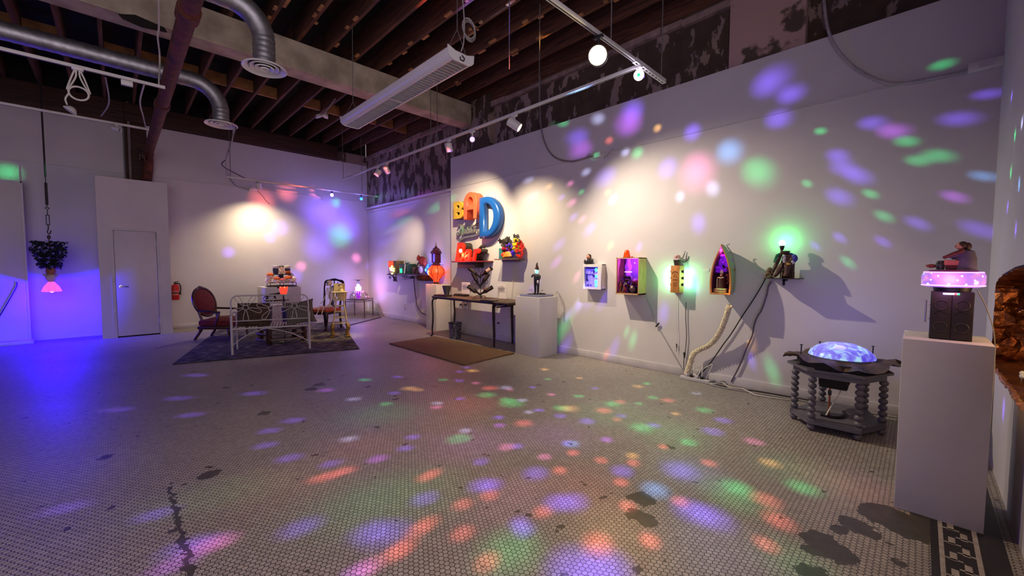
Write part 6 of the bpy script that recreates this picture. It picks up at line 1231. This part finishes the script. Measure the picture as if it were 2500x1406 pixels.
# ------------------------------------------------------------------ beams of the party bulb and of the dome
FL = '''1122,907,8,b 1154,905,14,o 1120,929,12,b 1163,935,8,k 1197,947,18,r 1235,946,14,w 1244,951,8,k 1188,964,20,g 1250,985,26,g 1238,976,18,g 1123,973,8,b 1276,977,12,w 1337,925,8,g 1415,923,8,o 1330,902,10,o 1557,943,12,o 1579,936,10,g 1345,963,10,k 1390,997,20,o 1370,996,18,g 1413,967,12,g 1496,986,18,g 1514,981,12,r 1474,1002,18,r 1593,970,12,g 1631,977,14,r 1291,1006,10,w 1316,1001,12,b 1368,1015,14,b 1278,1033,20,r 1217,1019,10,b 1220,1038,10,p 1433,1028,18,b 1517,1015,12,b 1506,1024,10,r 1136,1051,12,w 1121,1071,26,g 1395,1083,18,c 1385,1082,12,b 1596,1038,14,b 1568,1044,26,g 1481,1073,14,p 1237,1091,18,k 1262,1089,10,b 1739,1053,22,b 1766,1026,18,b 1841,1078,18,k 1719,1001,18,g 1174,1127,16,b 1307,1155,28,b 1366,1148,14,r 1399,1105,8,r 1467,1123,12,r 1546,1130,14,r 1544,1112,14,o 1519,1150,24,b 1661,1148,36,b 1175,1184,28,b 1200,1184,26,b 1195,1209,16,r 1360,1226,30,b 1400,1225,32,b 1325,1249,18,r 1266,1278,20,b 1280,1294,20,b 1516,1177,14,r 1532,1235,12,r 1661,1224,12,r 1690,1246,40,b 1740,1262,40,b 1129,1231,12,r 1129,1301,14,r 1190,1371,20,r 1586,1319,16,r 1460,1328,34,r 1400,1390,60,b 1480,1392,55,b 1870,1328,24,r 780,1168,24,r 815,1158,24,r 845,1148,20,r 1038,1166,20,r 1058,1154,18,r 1020,1295,22,r 1045,1276,20,r 985,1334,24,r 965,1350,24,r 870,1398,30,p 900,1385,24,k 922,1120,22,p 990,1094,14,b 1008,1067,12,b 853,1071,16,w 807,1132,22,b 706,1118,26,b 648,1087,20,b 717,1026,24,b 659,1051,14,b 796,952,18,p 891,927,8,g 969,920,12,b 1082,927,10,g 943,986,14,g 864,974,12,w 961,959,12,b 1000,948,18,o 1020,952,12,o 1068,984,12,w 1066,994,10,k 735,1287,38,b 905,1295,40,b 945,1303,46,b 1037,1217,28,b 455,1332,40,b 500,1330,40,p 530,1326,30,k 425,1378,40,p 465,1013,24,b 436,972,28,b 479,916,20,b 1140,897,10,b 620,960,26,b 380,1255,30,b 160,1240,30,b 285,1000,24,b 1560,985,9,g 1650,1010,10,o 1700,960,10,w 1452,948,9,b 1300,945,9,b 1620,1090,12,r 1680,1080,18,g 1330,1115,12,k 1730,1130,16,r 1800,1190,30,g 1870,1220,28,r 1900,1270,30,r 1880,1130,20,o 1960,1190,30,g 1600,1195,30,c'''
SOFT = '1000,1210,130,g,.05 870,1230,120,g,.04 700,1180,140,o,.03 1244,1343,70,g,.12 1791,1209,60,g,.10 1950,1150,90,g,.05 2050,1180,90,r,.05 1160,985,70,r,.05 930,1010,80,g,.05 880,1090,90,r,.035 1500,1010,90,g,.05 1650,1060,80,g,.05 1500,1290,120,o,.05 1750,1330,120,w,.04 1150,1080,90,p,.05 1350,1060,90,p,.04 1690,1150,70,c,.06 1250,1210,100,k,.04 1420,1180,90,r,.04 520,1210,110,g,.035 1950,1380,80,g,.05'
WL = '''1480,433,20,b 1497,487,9,w 1431,420,9,w 1392,448,7,k 1419,469,6,g 1371,482,7,b 1396,495,9,k 1400,530,8,b 1440,560,11,b 1422,535,7,k 1484,470,6,g 1527,372,9,w 1556,374,12,g 1452,383,7,g 1690,323,18,b 1630,410,20,b 1605,313,8,o 1487,343,8,r 1535,300,26,p 1545,270,22,b 1418,365,22,p 1410,335,22,b 1460,290,14,w 1375,300,12,g 1460,190,0,b 2300,158,26,g 2003,320,14,g 2213,345,30,g 1970,448,12,g 2125,473,18,g 2060,410,34,b 2095,430,34,b 2048,480,30,b 2045,380,28,b 2240,545,26,b 2158,528,20,g 2155,590,16,b 2390,560,40,b 2410,230,36,b 2340,290,50,b 2290,380,40,g 2240,392,30,g 2180,320,40,p 2130,300,34,b 1880,200,40,b 1930,230,30,b 1900,290,30,b 1490,600,7,g 1560,603,8,b 1365,597,11,b 1358,640,9,p 1412,745,12,w 1412,745,6,b 1440,727,16,b 1385,772,8,b 1375,800,18,g 1378,850,16,b 1410,675,8,k 1520,735,12,b 1470,735,14,b 1620,765,20,b 1800,800,14,g 1545,830,16,g 1530,810,10,g 1480,870,10,r 1500,850,16,b 1705,545,18,b 1740,460,16,w 1660,480,10,w 1700,700,14,b 1830,830,18,o 1885,905,22,g 1835,880,14,b 1300,480,14,k 1290,440,10,w 1340,455,8,o 1305,700,10,b 1225,650,14,b 2050,580,14,b 2070,640,14,g 1990,600,10,b 2330,480,30,p 2400,430,26,c 1700,420,40,k 1850,420,40,g 1780,370,30,c'''
BK = '''685,556,18,b 558,616,8,b 780,520,36,b 820,535,40,b 830,575,24,g 820,495,10,g 780,600,34,b 850,560,26,b 720,675,16,b 660,580,12,b 735,650,8,k 700,470,20,r 640,490,26,r 20,420,22,g 770,470,12,r 870,630,10,k'''
RC = '''1065,545,18,b 975,470,26,b 990,500,26,b 945,545,18,b 1000,470,8,c 1018,480,8,p 940,590,20,b 960,560,6,w 985,540,6,g 975,520,6,r 1070,500,6,g 1062,512,6,g 1090,590,8,g 1085,640,8,g 920,640,14,b 925,730,12,c 1040,470,12,p 930,480,14,g'''
FR = '2470,235,5,b 2478,330,5,g 2488,450,5,c 2480,560,5,b 2460,505,4,b 2495,300,4,w 2468,420,4,g 2450,1000,6,b 2475,1080,6,w'
def beams(txt, plane, gain):
    out = []
    for tok in txt.split():
        q = tok.split(','); x, y, r, c = float(q[0]), float(q[1]), float(q[2]), q[3]; k = float(q[4]) if len(q) > 4 else 1
        if r == 0: continue
        P = plane(x, y); P2 = plane(x+r, y); P3 = plane(x, y+r*.6); out.append((P, P2, P3, c, k*gain))
    return out
def lamp(name, loc, lst, gain, n=36):
    for i in range(0, len(lst), n):
        sp = []
        for P, P2, P3, c, k in lst[i:i+n]:
            d = (P-loc).normalized(); r = min(((P2-loc).normalized()-d).length, ((P3-loc).normalized()-d).length*2.2); sp.append((P, r, c, k))
        gobo(name, loc, sp, gain)
PL = DISCO+V((0, 0, -.085)); G = 52
fb = beams(FL, lambda x, y: fl(x, y), .5)+beams(SOFT, lambda x, y: fl(x, y), 2)
lamp('party_bulb_floor_beams', PL, fb, G)
PW = DISCO+V((-.02, -.0, -.085))
lamp('party_bulb_wall_beams', PW, beams(WL, lambda x, y: onx(x, y, XP), .42)+beams(BK, lambda x, y: ony(x, y, YB), .36)+beams(FR, lambda x, y: ony(x, y, YF), .6)+beams(RC, lambda x, y: onx(x, y, XR), .5), G)
CE = '1190,20,40,c 1180,5,50,b 1250,35,16,o 1295,68,16,o 1340,95,14,o 1060,10,30,r'
lamp('dome_ceiling_beams', V((SX-.05, SY+.02, .76)), beams(CE, lambda x, y: fl(x, y, 4.6), 3), G)
